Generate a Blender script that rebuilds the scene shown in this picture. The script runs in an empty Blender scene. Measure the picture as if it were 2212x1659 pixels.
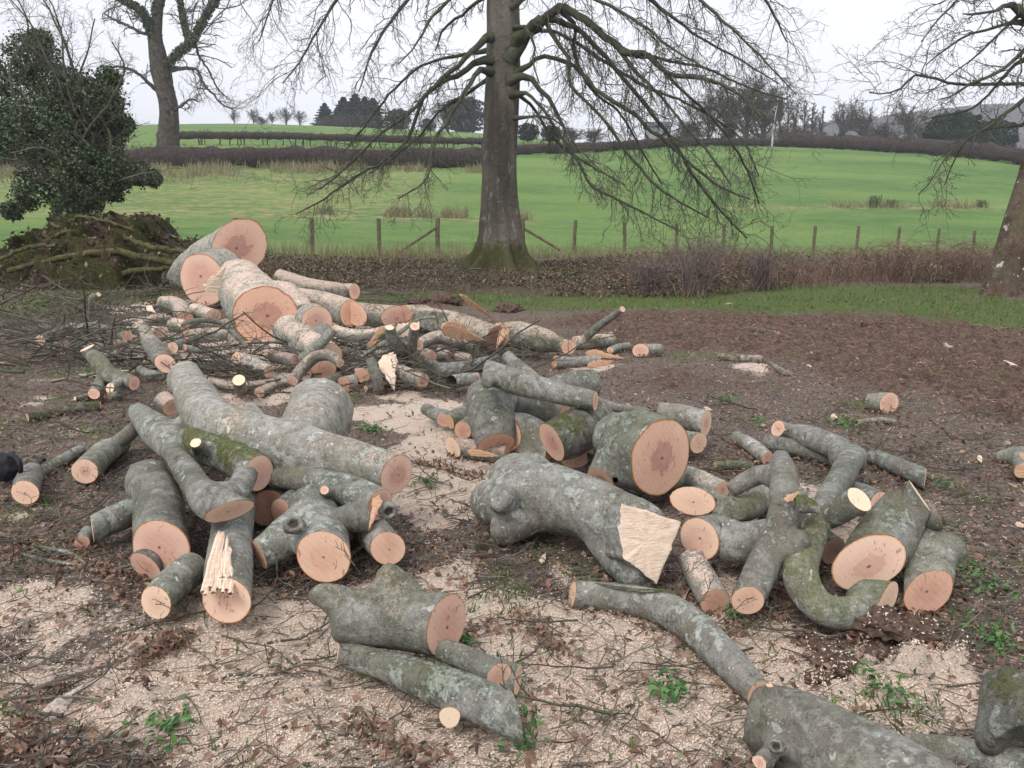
import bpy, bmesh, math, random
import numpy as np
from mathutils import Vector, noise as mnoise

R = math.radians
rnd = random.Random(7)
rng = np.random.default_rng(11)
scene = bpy.context.scene
COL = scene.collection

# ------------------------------------------------------------------ camera
EYE = 1.6
PITCH = R(12.9)
FPX = 1736.0                     # focal length in units of a 2212 x 1659 picture
CX, CY = 1106.0, 829.5
cam_d = bpy.data.cameras.new('camera')
cam_d.sensor_width = 36.0
cam_d.lens = 36.0 * FPX / 2212.0
cam_d.clip_start = 0.05
cam_d.clip_end = 3000.0
cam = bpy.data.objects.new('camera', cam_d)
COL.objects.link(cam)
cam.location = (0, 0, EYE)
cam.rotation_euler = (math.pi / 2 - PITCH, 0, 0)
scene.camera = cam

# ------------------------------------------------------------------ sky and sun (overcast)
SUN_EL, SUN_AZ = R(52), R(215)   # azimuth clockwise from +Y: behind the camera, to the left
world = bpy.data.worlds.new('World')
scene.world = world
world.use_nodes = True
wt = world.node_tree
wt.nodes.clear()
w_out = wt.nodes.new('ShaderNodeOutputWorld')
w_bg = wt.nodes.new('ShaderNodeBackground')
w_sky = wt.nodes.new('ShaderNodeTexSky')
w_sky.sky_type = 'NISHITA'
w_sky.sun_disc = False
w_sky.sun_elevation = SUN_EL
w_sky.sun_rotation = SUN_AZ
w_co = wt.nodes.new('ShaderNodeTexCoord')
w_map = wt.nodes.new('ShaderNodeMapping')
w_map.inputs['Scale'].default_value = (1.0, 1.0, 3.2)
w_noise = wt.nodes.new('ShaderNodeTexNoise')
w_noise.inputs['Scale'].default_value = 1.6
w_noise.inputs['Detail'].default_value = 5.0
w_noise.inputs['Roughness'].default_value = 0.5
w_ramp = wt.nodes.new('ShaderNodeValToRGB')
w_ramp.color_ramp.elements[0].position = 0.32
w_ramp.color_ramp.elements[0].color = (7.3, 7.45, 8.1, 1)
w_ramp.color_ramp.elements[1].position = 0.66
w_ramp.color_ramp.elements[1].color = (8.7, 8.8, 9.3, 1)
w_mix = wt.nodes.new('ShaderNodeMix')
w_mix.data_type = 'RGBA'
w_mix.inputs[0].default_value = 0.93
wt.links.new(w_co.outputs['Generated'], w_map.inputs[0])
wt.links.new(w_map.outputs[0], w_noise.inputs['Vector'])
wt.links.new(w_noise.outputs[0], w_ramp.inputs[0])
wt.links.new(w_sky.outputs[0], w_mix.inputs[6])
wt.links.new(w_ramp.outputs[0], w_mix.inputs[7])
wt.links.new(w_mix.outputs[2], w_bg.inputs[0])
w_bg.inputs[1].default_value = 0.10
wt.links.new(w_bg.outputs[0], w_out.inputs[0])

sun_d = bpy.data.lights.new('sun', 'SUN')
sun_d.energy = 1.5
sun_d.angle = R(22)
sun_d.color = (1.0, 0.965, 0.92)
sun = bpy.data.objects.new('sun', sun_d)
COL.objects.link(sun)
sdir = Vector((math.sin(SUN_AZ) * math.cos(SUN_EL), math.cos(SUN_AZ) * math.cos(SUN_EL), math.sin(SUN_EL)))
sun.rotation_euler = sdir.to_track_quat('Z', 'Y').to_euler()

scene.view_settings.view_transform = 'Standard'
scene.view_settings.look = 'None'
scene.view_settings.exposure = 0.42
scene.view_settings.gamma = 1.0
scene.view_settings.use_curve_mapping = False
scene.render.engine = 'CYCLES'

# ------------------------------------------------------------------ measuring helpers
SP, CP = math.sin(PITCH), math.cos(PITCH)

def ray(px, py):
    u, v = (px - CX) / FPX, (CY - py) / FPX
    return u, CP + v * SP, -SP + v * CP           # direction, camera depth 1

def G(px, py, z=0.0):
    """point seen at (px, py) at height z, and metres per pixel there"""
    x, y, w = ray(px, py)
    t = (z - EYE) / w
    return (x * t, y * t, z), t / FPX

def D(px, py, Y):
    x, y, w = ray(px, py)
    t = Y / y
    return (x * t, Y, EYE + w * t), t / FPX

# ------------------------------------------------------------------ noise fields (numpy)
def _hash(ix, iy, s):
    h = (ix * 374761393 + iy * 668265263 + s * 974634777) & 0xFFFFFFFF
    h = ((h ^ (h >> 13)) * 1274126177) & 0xFFFFFFFF
    return ((h ^ (h >> 16)) & 0xFFFF) / 65535.0

def vnoise(x, y, s=0):
    x = np.asarray(x, float); y = np.asarray(y, float)
    ix, iy = np.floor(x).astype(np.int64), np.floor(y).astype(np.int64)
    fx, fy = x - ix, y - iy
    fx, fy = fx * fx * (3 - 2 * fx), fy * fy * (3 - 2 * fy)
    a, b = _hash(ix, iy, s), _hash(ix + 1, iy, s)
    c, d = _hash(ix, iy + 1, s), _hash(ix + 1, iy + 1, s)
    return (a * (1 - fx) + b * fx) * (1 - fy) + (c * (1 - fx) + d * fx) * fy

def fbm(x, y, s=0, o=4):
    t = 0; a = 1; n = 0
    for i in range(o):
        t = t + a * vnoise(x * 2 ** i, y * 2 ** i, s + i * 17); n += a; a *= .55
    return t / n

def sstep(a, b, x):
    t = np.clip((x - a) / (b - a), 0, 1)
    return t * t * (3 - 2 * t)

# ------------------------------------------------------------------ terrain height
T_COL = np.array([-0.85, -0.62, -0.32, 0.0, 0.315, 0.64, 0.9])
T_Y = np.array([0, 12, 16, 21, 25, 36, 48, 60, 75, 90, 110, 130, 160, 220, 300, 500, 900.])
T_Z = np.array([
 [0, 0, 0,   0, 0,  .3, 1.2, 2.4, 4.3, 5.8, 8.6, 11.0, 14, 20, 23, 24, 24],
 [0, 0, 0,   0, 0,  .3, 1.2, 2.4, 4.3, 5.8, 8.6, 11.0, 14, 20, 23, 24, 24],
 [0, 0, 0, -.05, -.15, .3, 1.1, 2.3, 4.4, 5.9, 8.8, 11.3, 15, 21.5, 23, 22, 22],
 [0, 0, 0, -.05, -.3, -.3, .75, 1.7, 3.6, 5.2, 7.5, 9.9, 13, 18.6, 18, 16, 16],
 [0, 0, -.05, -.15, -.45, -.7, .35, 1.4, 3.2, 4.9, 7.6, 10.0, 9.6, 9, 9, 9, 9],
 [0, 0, -.05, -.2, -.5, -.9, .0, .9, 2.3, 4.0, 6.9, 7.6, 7.6, 8, 8, 8, 8],
 [0, 0, -.05, -.2, -.5, -.9, -.1, .6, 1.9, 3.3, 5.6, 6.6, 7, 8, 8, 8, 8.]])
_ly = np.log(np.linspace(0, 1, 400) * 0 + np.exp(np.linspace(math.log(4), math.log(950), 400)))
_tab = np.array([np.interp(np.exp(_ly), T_Y, row) for row in T_Z])
_k = np.exp(-np.linspace(-2, 2, 15) ** 2); _k /= _k.sum()
_tab = np.array([np.convolve(np.pad(r_, 7, 'edge'), _k, 'valid') for r_ in _tab])
_tt = np.linspace(-0.9, 0.9, 73)
_tab = np.array([np.interp(_tt, T_COL, _tab[:, j]) for j in range(400)]).T
_k2 = np.exp(-np.linspace(-2, 2, 13) ** 2); _k2 /= _k2.sum()
_tab = np.array([np.convolve(np.pad(_tab[:, j], 6, 'edge'), _k2, 'valid') for j in range(400)]).T

def gz(X, Y):
    X = np.asarray(X, float); Y = np.asarray(Y, float)
    Yc = np.maximum(Y, 4.0)
    t = np.clip((X / Yc + 0.9) / 1.8 * 72, 0, 71.999)
    l = np.clip((np.log(Yc) - _ly[0]) / (_ly[-1] - _ly[0]) * 399, 0, 398.999)
    i, j = t.astype(int), l.astype(int)
    a, b = t - i, l - j
    z = (_tab[i, j] * (1 - a) + _tab[i + 1, j] * a) * (1 - b) + (_tab[i, j + 1] * (1 - a) + _tab[i + 1, j + 1] * a) * b
    near = 1 - sstep(13, 20, Y)
    z = z + near * ((fbm(X * 1.3, Y * 1.3, 3) - .5) * 0.07 + (fbm(X * 7, Y * 7, 9, 3) - .5) * 0.035)
    z = z + (1 - near) * (fbm(X * .6, Y * .6, 5, 3) - .5) * 0.12
    m = mud_m(X, Y)
    z = z + m * near * ((fbm(X * 4, Y * 4, 21, 4) - .5) * 0.14 + np.maximum(fbm(X * 10, Y * 10, 23, 3) - .48, 0) * .26)
    return z

def gz1(x, y):
    return float(gz(np.array([x]), np.array([y]))[0])

def blob(px, py, rx, ry, w=1.0):
    p, s = G(px, py)
    y0, y1 = G(px, py + ry)[0][1], G(px, max(py - ry, 470))[0][1]
    return (p[0], p[1], rx * s, max((y1 - y0) / 2, .05), w)

def blobs(lst, X, Y):
    m = 0
    for (x, y, a, b, w) in lst:
        m = m + w * np.exp(-(((X - x) / a) ** 2 + ((Y - y) / b) ** 2))
    return m

SAW = [blob(*b) for b in [(1000, 970, 110, 80, 1.6), (960, 1080, 90, 60, .8), (850, 893, 110, 18, 1.5), (880, 1000, 60, 60, 1.2),
    (520, 1480, 300, 120, .75), (1150, 1570, 420, 130, .8), (1420, 1440, 230, 90, .85), (60, 1290, 130, 55, 1.0),
    (540, 1380, 180, 60, .8), (1560, 1390, 120, 50, .8), (1850, 1500, 250, 110, .6), (1620, 1410, 60, 40, .8), (2050, 1230, 80, 60, .3),
    (560, 730, 190, 45, 1.0), (350, 655, 110, 16, 1.2), (700, 830, 180, 20, .6), (1270, 790, 70, 15, .7), (1625, 793, 50, 8, .9),
    (250, 960, 200, 60, .35), (1750, 1090, 60, 60, .8), (1530, 1240, 60, 60, .9), (740, 690, 150, 30, .8), (320, 720, 260, 60, .7), (720, 780, 260, 60, .7), (1000, 1040, 200, 120, .5), (300, 1480, 300, 160, .3), (640, 1380, 250, 120, .35), (600, 1500, 800, 260, .42), (1500, 1480, 700, 260, .38), (1000, 1210, 500, 150, .3), (350, 1120, 300, 160, .25), (1900, 1200, 260, 200, .25), (380, 720, 120, 30, .7), (1300, 1350, 160, 60, .5)]]
MUD = [blob(*b) for b in [(1750, 720, 500, 45, 1.1), (2050, 760, 300, 60, 1.2), (1500, 690, 250, 18, .9), (2150, 870, 200, 90, .8), (330, 1540, 150, 60, .9),
    (1950, 1420, 130, 50, 1.3), (1790, 1470, 70, 50, 1.1), (1730, 1290, 90, 60, .7), (150, 1000, 150, 60, .4), (1500, 830, 200, 30, .5), (950, 660, 70, 9, 1.2), (1350, 690, 80, 12, .9), (800, 1160, 200, 60, .35), (60, 1640, 120, 60, .6)]]
GRS = [blob(*b) for b in [(1900, 622, 500, 12, 1.5), (1750, 655, 700, 22, 1.3), (2200, 690, 200, 30, 1.1), (1200, 652, 300, 10, .8), (1350, 905, 160, 45, .5), (1800, 880, 150, 50, .45), (2100, 1010, 120, 60, .3),
    (150, 800, 150, 60, .5), (900, 640, 200, 12, .8), (200, 640, 260, 20, .9), (500, 1580, 200, 60, .3), (1450, 1500, 60, 40, .5), (1250, 720, 100, 20, .3), (30, 680, 150, 30, .7), (820, 1100, 160, 60, .15), (2150, 1290, 90, 60, .35)]]

def saw_m(X, Y):
    n = fbm(X * 2.3, Y * 2.3, 41, 5)
    return sstep(.30, .62, np.clip(blobs(SAW, X, Y), 0, 1.4) * .64 + (n - .5) * 1.2 + .075) * (1 - sstep(12, 15, Y))

def mud_m(X, Y):
    n = fbm(X * 1.7, Y * 1.7, 51, 4)
    return sstep(.3, .7, np.clip(blobs(MUD, X, Y), 0, 1.3) + (n - .5) * .9)

def grs_m(X, Y):
    n = fbm(X * 3.1, Y * 3.1, 61, 4)
    return np.maximum(sstep(.35, .8, blobs(GRS, X, Y) + (n - .5) * 1.2), sstep(.62, .78, n) * .55) * (1 - .6 * mud_m(X, Y))

# ------------------------------------------------------------------ mesh helpers
def mesh_arrays(name, V, F, smooth=False, attrs=None, F3=None):
    """V (n,3); F (m,4) quads; F3 (k,3) triangles"""
    me = bpy.data.meshes.new(name)
    V = np.ascontiguousarray(V, dtype=np.float32).reshape(-1, 3)
    me.vertices.add(len(V)); me.vertices.foreach_set('co', V.ravel())
    q = np.zeros((0, 4), np.int32) if F is None else np.asarray(F, np.int32).reshape(-1, 4)
    t = np.zeros((0, 3), np.int32) if F3 is None else np.asarray(F3, np.int32).reshape(-1, 3)
    loops = np.concatenate([q.ravel(), t.ravel()])
    tot = np.concatenate([np.full(len(q), 4, np.int32), np.full(len(t), 3, np.int32)])
    st = np.concatenate([[0], np.cumsum(tot)[:-1]]).astype(np.int32)
    me.loops.add(len(loops)); me.loops.foreach_set('vertex_index', loops)
    me.polygons.add(len(tot)); me.polygons.foreach_set('loop_start', st)
    try: me.polygons.foreach_set('loop_total', tot)
    except Exception: pass
    me.update(calc_edges=True)
    me.polygons.foreach_set('use_smooth', np.full(len(tot), smooth, bool))
    for k, a in (attrs or {}).items():
        at = me.attributes.new(k, 'FLOAT', 'POINT')
        at.data.foreach_set('value', np.ascontiguousarray(a, dtype=np.float32).ravel())
    return me

def link(name, me, mat=None, parent=None, loc=None):
    o = bpy.data.objects.new(name, me)
    COL.objects.link(o)
    if mat is not None and me is not None and not me.materials: me.materials.append(mat)
    if parent is not None: o.parent = parent
    if loc is not None: o.location = loc
    return o

def tag(o, label=None, cat=None, group=None, kind=None):
    if label: o['label'] = label
    if cat: o['category'] = cat
    if group: o['group'] = group
    if kind: o['kind'] = kind
    return o

def thing(name, label, cat, loc=(0, 0, 0), group=None):
    return tag(link(name, None, loc=loc), label, cat, group)

def _unit(a):
    return a / np.maximum(np.linalg.norm(a, axis=-1, keepdims=True), 1e-9)

def tubes(P, Rad, k=3, jitter=0.0):
    """P (N,M,3), Rad (N,M) -> verts, quads of N tubes"""
    P = np.asarray(P, float); Rad = np.asarray(Rad, float)
    N, M, _ = P.shape
    T = _unit(np.gradient(P, axis=1))
    ref = np.eye(3)[np.argmin(np.abs(T.mean(axis=1)), axis=1)][:, None, :]
    U = _unit(np.cross(T, ref)); W = np.cross(T, U)
    th = np.linspace(0, 2 * np.pi, k, endpoint=False)
    ph = rng.uniform(0, 6.28, (N, 1)) + th[None, :]
    c, s = np.cos(ph)[:, None, :, None], np.sin(ph)[:, None, :, None]
    rr = Rad[:, :, None, None]
    if jitter: rr = rr * (1 + rng.uniform(-jitter, jitter, (N, M, k, 1)))
    V = P[:, :, None, :] + rr * (c * U[:, :, None, :] + s * W[:, :, None, :])
    base = (np.arange(N) * M * k)[:, None, None] + (np.arange(M - 1) * k)[None, :, None]
    a = base + np.arange(k)[None, None, :]
    b = base + (np.arange(k) + 1)[None, None, :] % k
    F = np.stack([a, b, b + k, a + k], -1).reshape(-1, 4)
    return V.reshape(-1, 3), F

def join(parts):
    Vs, Fs, n = [], [], 0
    for V, F in parts:
        Vs.append(V); Fs.append(F + n); n += len(V)
    return np.concatenate(Vs), np.concatenate(Fs)

def resample(pts, M):
    """smooth (Catmull-Rom) polyline through pts (n,d) with M samples"""
    P = np.asarray(pts, float)
    if len(P) == 2:
        t = np.linspace(0, 1, M)[:, None]
        return P[0] * (1 - t) + P[1] * t
    Q = np.vstack([2 * P[0] - P[1], P, 2 * P[-1] - P[-2]])
    seg = np.linalg.norm(np.diff(P[:, :3], axis=0), axis=1); cum = np.concatenate([[0], np.cumsum(seg)])
    s = np.linspace(0, cum[-1], M)
    i = np.clip(np.searchsorted(cum, s, 'right') - 1, 0, len(P) - 2)
    t = ((s - cum[i]) / np.maximum(seg[i], 1e-9))[:, None]
    p0, p1, p2, p3 = Q[i], Q[i + 1], Q[i + 2], Q[i + 3]
    return .5 * (2 * p1 + (p2 - p0) * t + (2 * p0 - 5 * p1 + 4 * p2 - p3) * t ** 2 + (3 * p1 - p0 - 3 * p2 + p3) * t ** 3)

def grow(P, Rad, M, seg, lenf, rf, spread, droop, wig, t0=.15, t1=1.0, minr=.002, lift=0.0, tip=.35, sc=None, eq=False):
    """children of each parent polyline; returns (N*M, seg, 3), radii"""
    N, K, _ = P.shape
    L = np.linalg.norm(np.diff(P, axis=1), axis=2).sum(1)
    t = (np.arange(M)[None, :] + rng.uniform(0, 1, (N, M))) / M * (t1 - t0) + t0
    f = t * (K - 1); i = np.clip(f.astype(int), 0, K - 2); a = (f - i)[..., None]
    n = np.arange(N)[:, None]
    B = P[n, i] * (1 - a) + P[n, i + 1] * a
    T = _unit(P[n, i + 1] - P[n, i])
    rb = Rad[n, i] * (1 - a[..., 0]) + Rad[n, i + 1] * a[..., 0]
    side = _unit(rng.normal(size=(N, M, 3)) * np.array([1, 1, .75]))
    side = _unit(side - (side * T).sum(-1, keepdims=True) * T * .9)
    Dr = _unit(T * (1 - spread) + side * spread + np.array([0, 0, lift]))
    ln = L[:, None] * lenf * rng.uniform(.55, 1.25, (N, M)) * (1.15 - .65 * t)
    if eq: ln = L[:, None] * lenf * rng.uniform(.45, 1.3, (N, M)) * (.75 + .25 * t)
    if sc is not None: ln = np.full((N, M), sc) * rng.uniform(.5, 1.4, (N, M))
    out = np.zeros((N, M, seg, 3)); out[:, :, 0] = B
    d = Dr; stp = (ln / (seg - 1))[..., None]
    for j in range(1, seg):
        d = _unit(d + rng.normal(size=(N, M, 3)) * wig + np.array([0, 0, -droop]))
        out[:, :, j] = out[:, :, j - 1] + d * stp
    r0 = np.maximum(rb * rf * rng.uniform(.7, 1.15, (N, M)), minr)
    rr = r0[..., None] * np.linspace(1, tip, seg)[None, None, :]
    return out.reshape(N * M, seg, 3), np.maximum(rr.reshape(N * M, seg), minr * .6)

def leaf_cards(C, size, flat=0.0, asp=.55, two=False):
    """diamond leaves with a fold at centres C"""
    C = np.asarray(C, float); N = len(C)
    A = _unit(rng.normal(size=(N, 3)) * np.array([1, 1, 1 - flat]))
    Bv = _unit(np.cross(A, rng.normal(size=(N, 3)) * np.array([.3 + .7 * (1 - flat), .3 + .7 * (1 - flat), 1])))
    s = (size * rng.uniform(.6, 1.3, (N, 1)))
    up = _unit(np.cross(A, Bv)) * s * .18
    V = np.stack([C - A * s, C + Bv * s * asp + up, C + A * s, C - Bv * s * asp + up], 1)
    F = np.arange(N * 4).reshape(N, 4)
    return V.reshape(-1, 3), F

# ------------------------------------------------------------------ materials
class MB:
    def __init__(s, name):
        s.m = bpy.data.materials.new(name); s.m.use_nodes = True
        s.t = s.m.node_tree; s.b = s.t.nodes['Principled BSDF']
        s.b.inputs['Roughness'].default_value = .85
        s.b.inputs['Specular IOR Level'].default_value = .25
        s.co = None
    def n(s, typ, ins=None, **kw):
        nd = s.t.nodes.new(typ)
        for k, v in kw.items(): setattr(nd, k, v)
        for k, v in (ins or {}).items():
            s.set(nd.inputs[k], v)
        return nd
    def set(s, sock, v):
        if isinstance(v, bpy.types.NodeSocket): s.t.links.new(v, sock)
        elif isinstance(v, tuple) and len(v) == 3 and sock.type == 'RGBA': sock.default_value = (*v, 1)
        else: sock.default_value = v
    def coords(s, rand=True):
        c = s.n('ShaderNodeTexCoord').outputs['Object']
        if rand:
            oi = s.n('ShaderNodeObjectInfo').outputs['Random']
            m = s.n('ShaderNodeVectorMath', {0: c}, operation='ADD')
            x = s.math('MULTIPLY', oi, 97.0)
            cb = s.n('ShaderNodeCombineXYZ', {0: x, 1: x, 2: x})
            s.t.links.new(cb.outputs[0], m.inputs[1]); c = m.outputs[0]
        s.co = c; return c
    def noise(s, scale, detail=4, rough=.55, co=None, dist=0.0, col=False):
        nd = s.n('ShaderNodeTexNoise', {'Scale': scale, 'Detail': detail, 'Roughness': rough, 'Distortion': dist, 'Vector': co or s.co})
        return nd.outputs[1 if col else 0]
    def stretch(s, sc, co=None):
        return s.n('ShaderNodeMapping', {'Vector': co or s.co, 'Scale': sc}).outputs[0]
    def vor(s, scale, co=None, out=0, **kw):
        return s.n('ShaderNodeTexVoronoi', {'Scale': scale, 'Vector': co or s.co}, **kw).outputs[out]
    def math(s, op, a, b=0.0, c=0.0, clamp=False):
        return s.n('ShaderNodeMath', {0: a, 1: b, 2: c}, operation=op, use_clamp=clamp).outputs[0]
    def step(s, x, a, b, lo=0.0, hi=1.0):
        return s.n('ShaderNodeMapRange', {0: x, 1: a, 2: b, 3: lo, 4: hi}, interpolation_type='SMOOTHSTEP').outputs[0]
    def mix(s, a, b, f):
        return s.n('ShaderNodeMix', {0: f, 6: a, 7: b}, data_type='RGBA').outputs[2]
    def attr(s, name, obj=False):
        return s.n('ShaderNodeAttribute', attribute_name=name, attribute_type='OBJECT' if obj else 'GEOMETRY').outputs['Fac']
    def island(s):
        return s.n('ShaderNodeNewGeometry').outputs['Random Per Island']
    def upz(s):
        g = s.n('ShaderNodeNewGeometry').outputs['Normal']
        return s.n('ShaderNodeSeparateXYZ', {0: g}).outputs[2]
    def bump(s, h, strength=.5, dist=.02, prev=None):
        ins = {'Height': h, 'Strength': strength, 'Distance': dist}
        if prev is not None: ins['Normal'] = prev
        return s.n('ShaderNodeBump', ins).outputs[0]
    def done(s, col, normal=None, rough=None, spec=None):
        s.set(s.b.inputs['Base Color'], col)
        if normal is not None: s.set(s.b.inputs['Normal'], normal)
        if rough is not None: s.set(s.b.inputs['Roughness'], rough)
        if spec is not None: s.b.inputs['Specular IOR Level'].default_value = spec
        return s.m

def mat_bark(name, base0, base1, big=1.0):
    b = MB(name); b.coords()
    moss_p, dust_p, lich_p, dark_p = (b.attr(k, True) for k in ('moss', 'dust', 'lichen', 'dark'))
    ax = b.attr('ax')
    oi = b.n('ShaderNodeObjectInfo').outputs['Random']
    up = b.upz()
    n1, n2, n3 = b.noise(3.5 / big, 5, .6), b.noise(26 / big, 6, .65), b.noise(120 / big, 3, .6)
    sp = b.n('ShaderNodeSeparateXYZ', {0: b.co}).outputs
    wv = b.n('ShaderNodeCombineXYZ', {0: b.math('MULTIPLY', ax, 75.0 / big), 1: b.math('MULTIPLY', sp[2], 9.0), 2: b.math('MULTIPLY', b.math('ADD', sp[0], sp[1]), 7.0)}).outputs[0]
    wr = b.noise(1.0, 4, .6, wv, .4)
    c = b.mix(base0, base1, b.step(n2, .30, .68))
    n4 = b.noise(75 / big, 5, .75)
    c = b.mix(c, (.52, .51, .47), b.step(n4, .58, .70, 0, .6)); c = b.mix(c, (.06, .057, .048), b.step(n4, .44, .32, 0, .6))
    c = b.mix(c, b.mix((.20, .165, .12), (.13, .135, .105), oi), b.step(b.noise(4 / big, 4), .42, .68, 0, .7))
    c = b.mix(c, (.115, .125, .055), b.math('MULTIPLY', b.step(b.math('SUBTRACT', n1, b.math('MULTIPLY', up, .05)), .46, .66), b.math('MULTIPLY_ADD', oi, .5, .25)))
    c = b.mix(c, (.075, .07, .055), b.step(wr, .56, .70, 0, .55))
    c = b.mix(c, (.05, .05, .045), b.math('MULTIPLY', b.step(b.noise(8 / big, 6, .75), .61, .68), b.step(b.noise(60, 3), .35, .6, .2, .75)))
    ln = b.noise(13 / big, 8, .78)
    lm = b.math('MULTIPLY', b.step(b.math('ADD', b.math('ADD', ln, b.math('MULTIPLY_ADD', b.math('FRACT', b.math('MULTIPLY', oi, 13.1)), .10, -.04)), b.math('MULTIPLY', b.math('SUBTRACT', n1, .5), .3)), .54, .60), lich_p)
    c = b.mix(c, b.mix((.27, .33, .27), (.46, .49, .44), b.step(n3, .35, .65)), b.math('MULTIPLY', lm, b.step(b.noise(75 / big, 3), .38, .58, .15, .9)))
    s1 = b.step(b.noise(19 / big, 2, .4, dist=.5), .70, .72); s2 = b.step(b.noise(48 / big, 2, .4), .71, .73)
    c = b.mix(c, (.62, .64, .60), b.math('MULTIPLY', b.math('MAXIMUM', s1, s2), .75))
    chip = b.math('MULTIPLY', b.step(b.vor(110, b.stretch((1, 1, .45))), .15, .22, 1, 0), b.step(b.noise(6, 4), .50, .60))
    chip = b.math('MULTIPLY', chip, b.step(up, .1, .6))
    c = b.mix(c, (.76, .64, .50), b.math('MULTIPLY', chip, .8))
    mn = b.math('ADD', b.noise(6 / big, 7, .72), b.math('MULTIPLY', up, .12))
    mm = b.math('MULTIPLY', b.step(mn, .50, .60), b.math('MULTIPLY', moss_p, b.step(b.noise(34, 4, .7), .32, .55, .25, 1)))
    c = b.mix(c, b.mix((.05, .065, .015), (.17, .18, .06), n3), mm)
    dn = b.math('ADD', b.noise(30 / big, 7, .78), b.math('ADD', b.math('MULTIPLY', dust_p, .16), b.math('MULTIPLY', b.math('SUBTRACT', n1, .5), .5)))
    dm = b.math('MULTIPLY', b.step(dn, .52, .64), b.step(b.math('ADD', up, b.math('MULTIPLY', b.math('SUBTRACT', n2, .5), .9)), .15, .7))
    dm = b.math('MULTIPLY', dm, b.step(dust_p, .02, .5))
    c = b.mix(c, b.mix((.50, .36, .28), (.80, .65, .53), b.step(n3, .35, .65)), b.math('MULTIPLY', dm, .92))
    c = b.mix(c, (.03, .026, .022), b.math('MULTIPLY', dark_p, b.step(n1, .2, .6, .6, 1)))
    c = b.n('ShaderNodeVectorMath', {0: c, 3: b.math('MULTIPLY_ADD', b.math('FRACT', b.math('MULTIPLY', oi, 7.3)), .5, .76)}, operation='SCALE').outputs[0]
    nb = b.bump(n2, .8, .016 * big); nb = b.bump(n4, .5, .006 * big, nb)
    nb = b.bump(wr, .5, .010 * big, nb)
    nb = b.bump(b.math('ADD', n3, b.math('ADD', lm, b.math('ADD', b.math('MULTIPLY', mm, 2.), dm))), .6, .006 * big, nb)
    return b.done(c, nb, .85, .15)

def mat_wood():
    b = MB('sawn_beech'); b.coords()
    rad, heart, tone = b.attr('rad'), b.attr('heart', True), b.attr('tone', True)
    n1, n2 = b.noise(9, 5, .6), b.noise(60, 4, .6)
    r1 = b.math('ADD', rad, b.math('MULTIPLY', b.math('SUBTRACT', n1, .5), .16))
    oi = b.n('ShaderNodeObjectInfo').outputs['Random']
    c = b.mix((.72, .415, .315), (.84, .56, .42), b.step(r1, .35, .9))
    c = b.mix(c, (.68, .38, .24), b.math('MULTIPLY', b.step(oi, .3, 1.), .5))
    c = b.mix(c, (.56, .30, .22), b.step(b.noise(7, 6, .75, dist=1.), .52, .72, 0, .4))
    rings = b.math('SINE', b.math('MULTIPLY', b.math('ADD', rad, b.math('MULTIPLY', n1, .05)), 85.0))
    c = b.mix(c, (.52, .29, .20), b.step(rings, .2, 1., 0, .16))
    c = b.mix(c, (.78, .58, .46), b.step(b.noise(13, 6, .7), .5, .75, 0, .5))
    saw = b.n('ShaderNodeTexWave', {'Scale': 16.0, 'Distortion': 6.0, 'Detail': 3.0, 'Vector': b.co}, bands_direction='DIAGONAL').outputs[1]
    c = b.mix(c, (.82, .62, .50), b.step(saw, .5, 1, 0, .16))
    c = b.mix(c, (.84, .68, .48), b.math('MULTIPLY', tone, .85, clamp=True))
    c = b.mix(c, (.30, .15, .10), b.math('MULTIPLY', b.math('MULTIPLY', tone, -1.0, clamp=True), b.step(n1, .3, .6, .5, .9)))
    hn = b.math('ADD', rad, b.math('MULTIPLY', b.math('SUBTRACT', b.noise(6, 8, .78, dist=.9), .5), 1.05))
    hm = b.math('MULTIPLY', b.step(hn, .42, .44, 1, 0), heart)
    c = b.mix(c, b.mix((.36, .18, .14), (.55, .33, .26), b.noise(22, 5)), b.math('MULTIPLY', hm, .8))
    c = b.mix(c, (.15, .065, .045), b.math('MULTIPLY', b.step(b.math('ADD', rad, b.math('MULTIPLY', b.math('SUBTRACT', b.noise(40, 3), .5), .12)), .03, .07, 1, 0), .85))
    cr = b.step(b.noise(20, 5, .6, b.stretch((2.6, .6, 1.0)), 1.4), .635, .65)
    c = b.mix(c, (.20, .10, .07), b.math('MULTIPLY', cr, .6))
    er = b.math('ADD', rad, b.math('MULTIPLY', b.math('SUBTRACT', n2, .5), .05))
    c = b.mix(c, (.62, .25, .07), b.math('MULTIPLY', b.step(er, .935, .965, 0, .9), b.step(b.noise(11, 3), .36, .6, .25, 1)))
    c = b.mix(c, (.13, .085, .055), b.step(er, .975, .99))
    nb = b.bump(saw, .06, .004); nb = b.bump(n2, .25, .003, nb)
    return b.done(c, nb, .7, .25)

def mat_torn(name, c0, c1, dark=(.36, .17, .10)):
    b = MB(name); b.coords()
    st = b.stretch((1.0, 1.0, 1.0))
    n = b.noise(55, 5, .65, b.n('ShaderNodeMapping', {'Vector': b.co, 'Scale': (.12, 1.2, 2.2)}).outputs[0], .15)
    m = b.noise(14, 4, .6, st)
    c = b.mix(c0, c1, b.step(n, .40, .60))
    c = b.mix(c, dark, b.step(b.math('MULTIPLY', n, m), .33, .42, 0, .7))
    return b.done(c, b.bump(n, .8, .01), .75)

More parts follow.
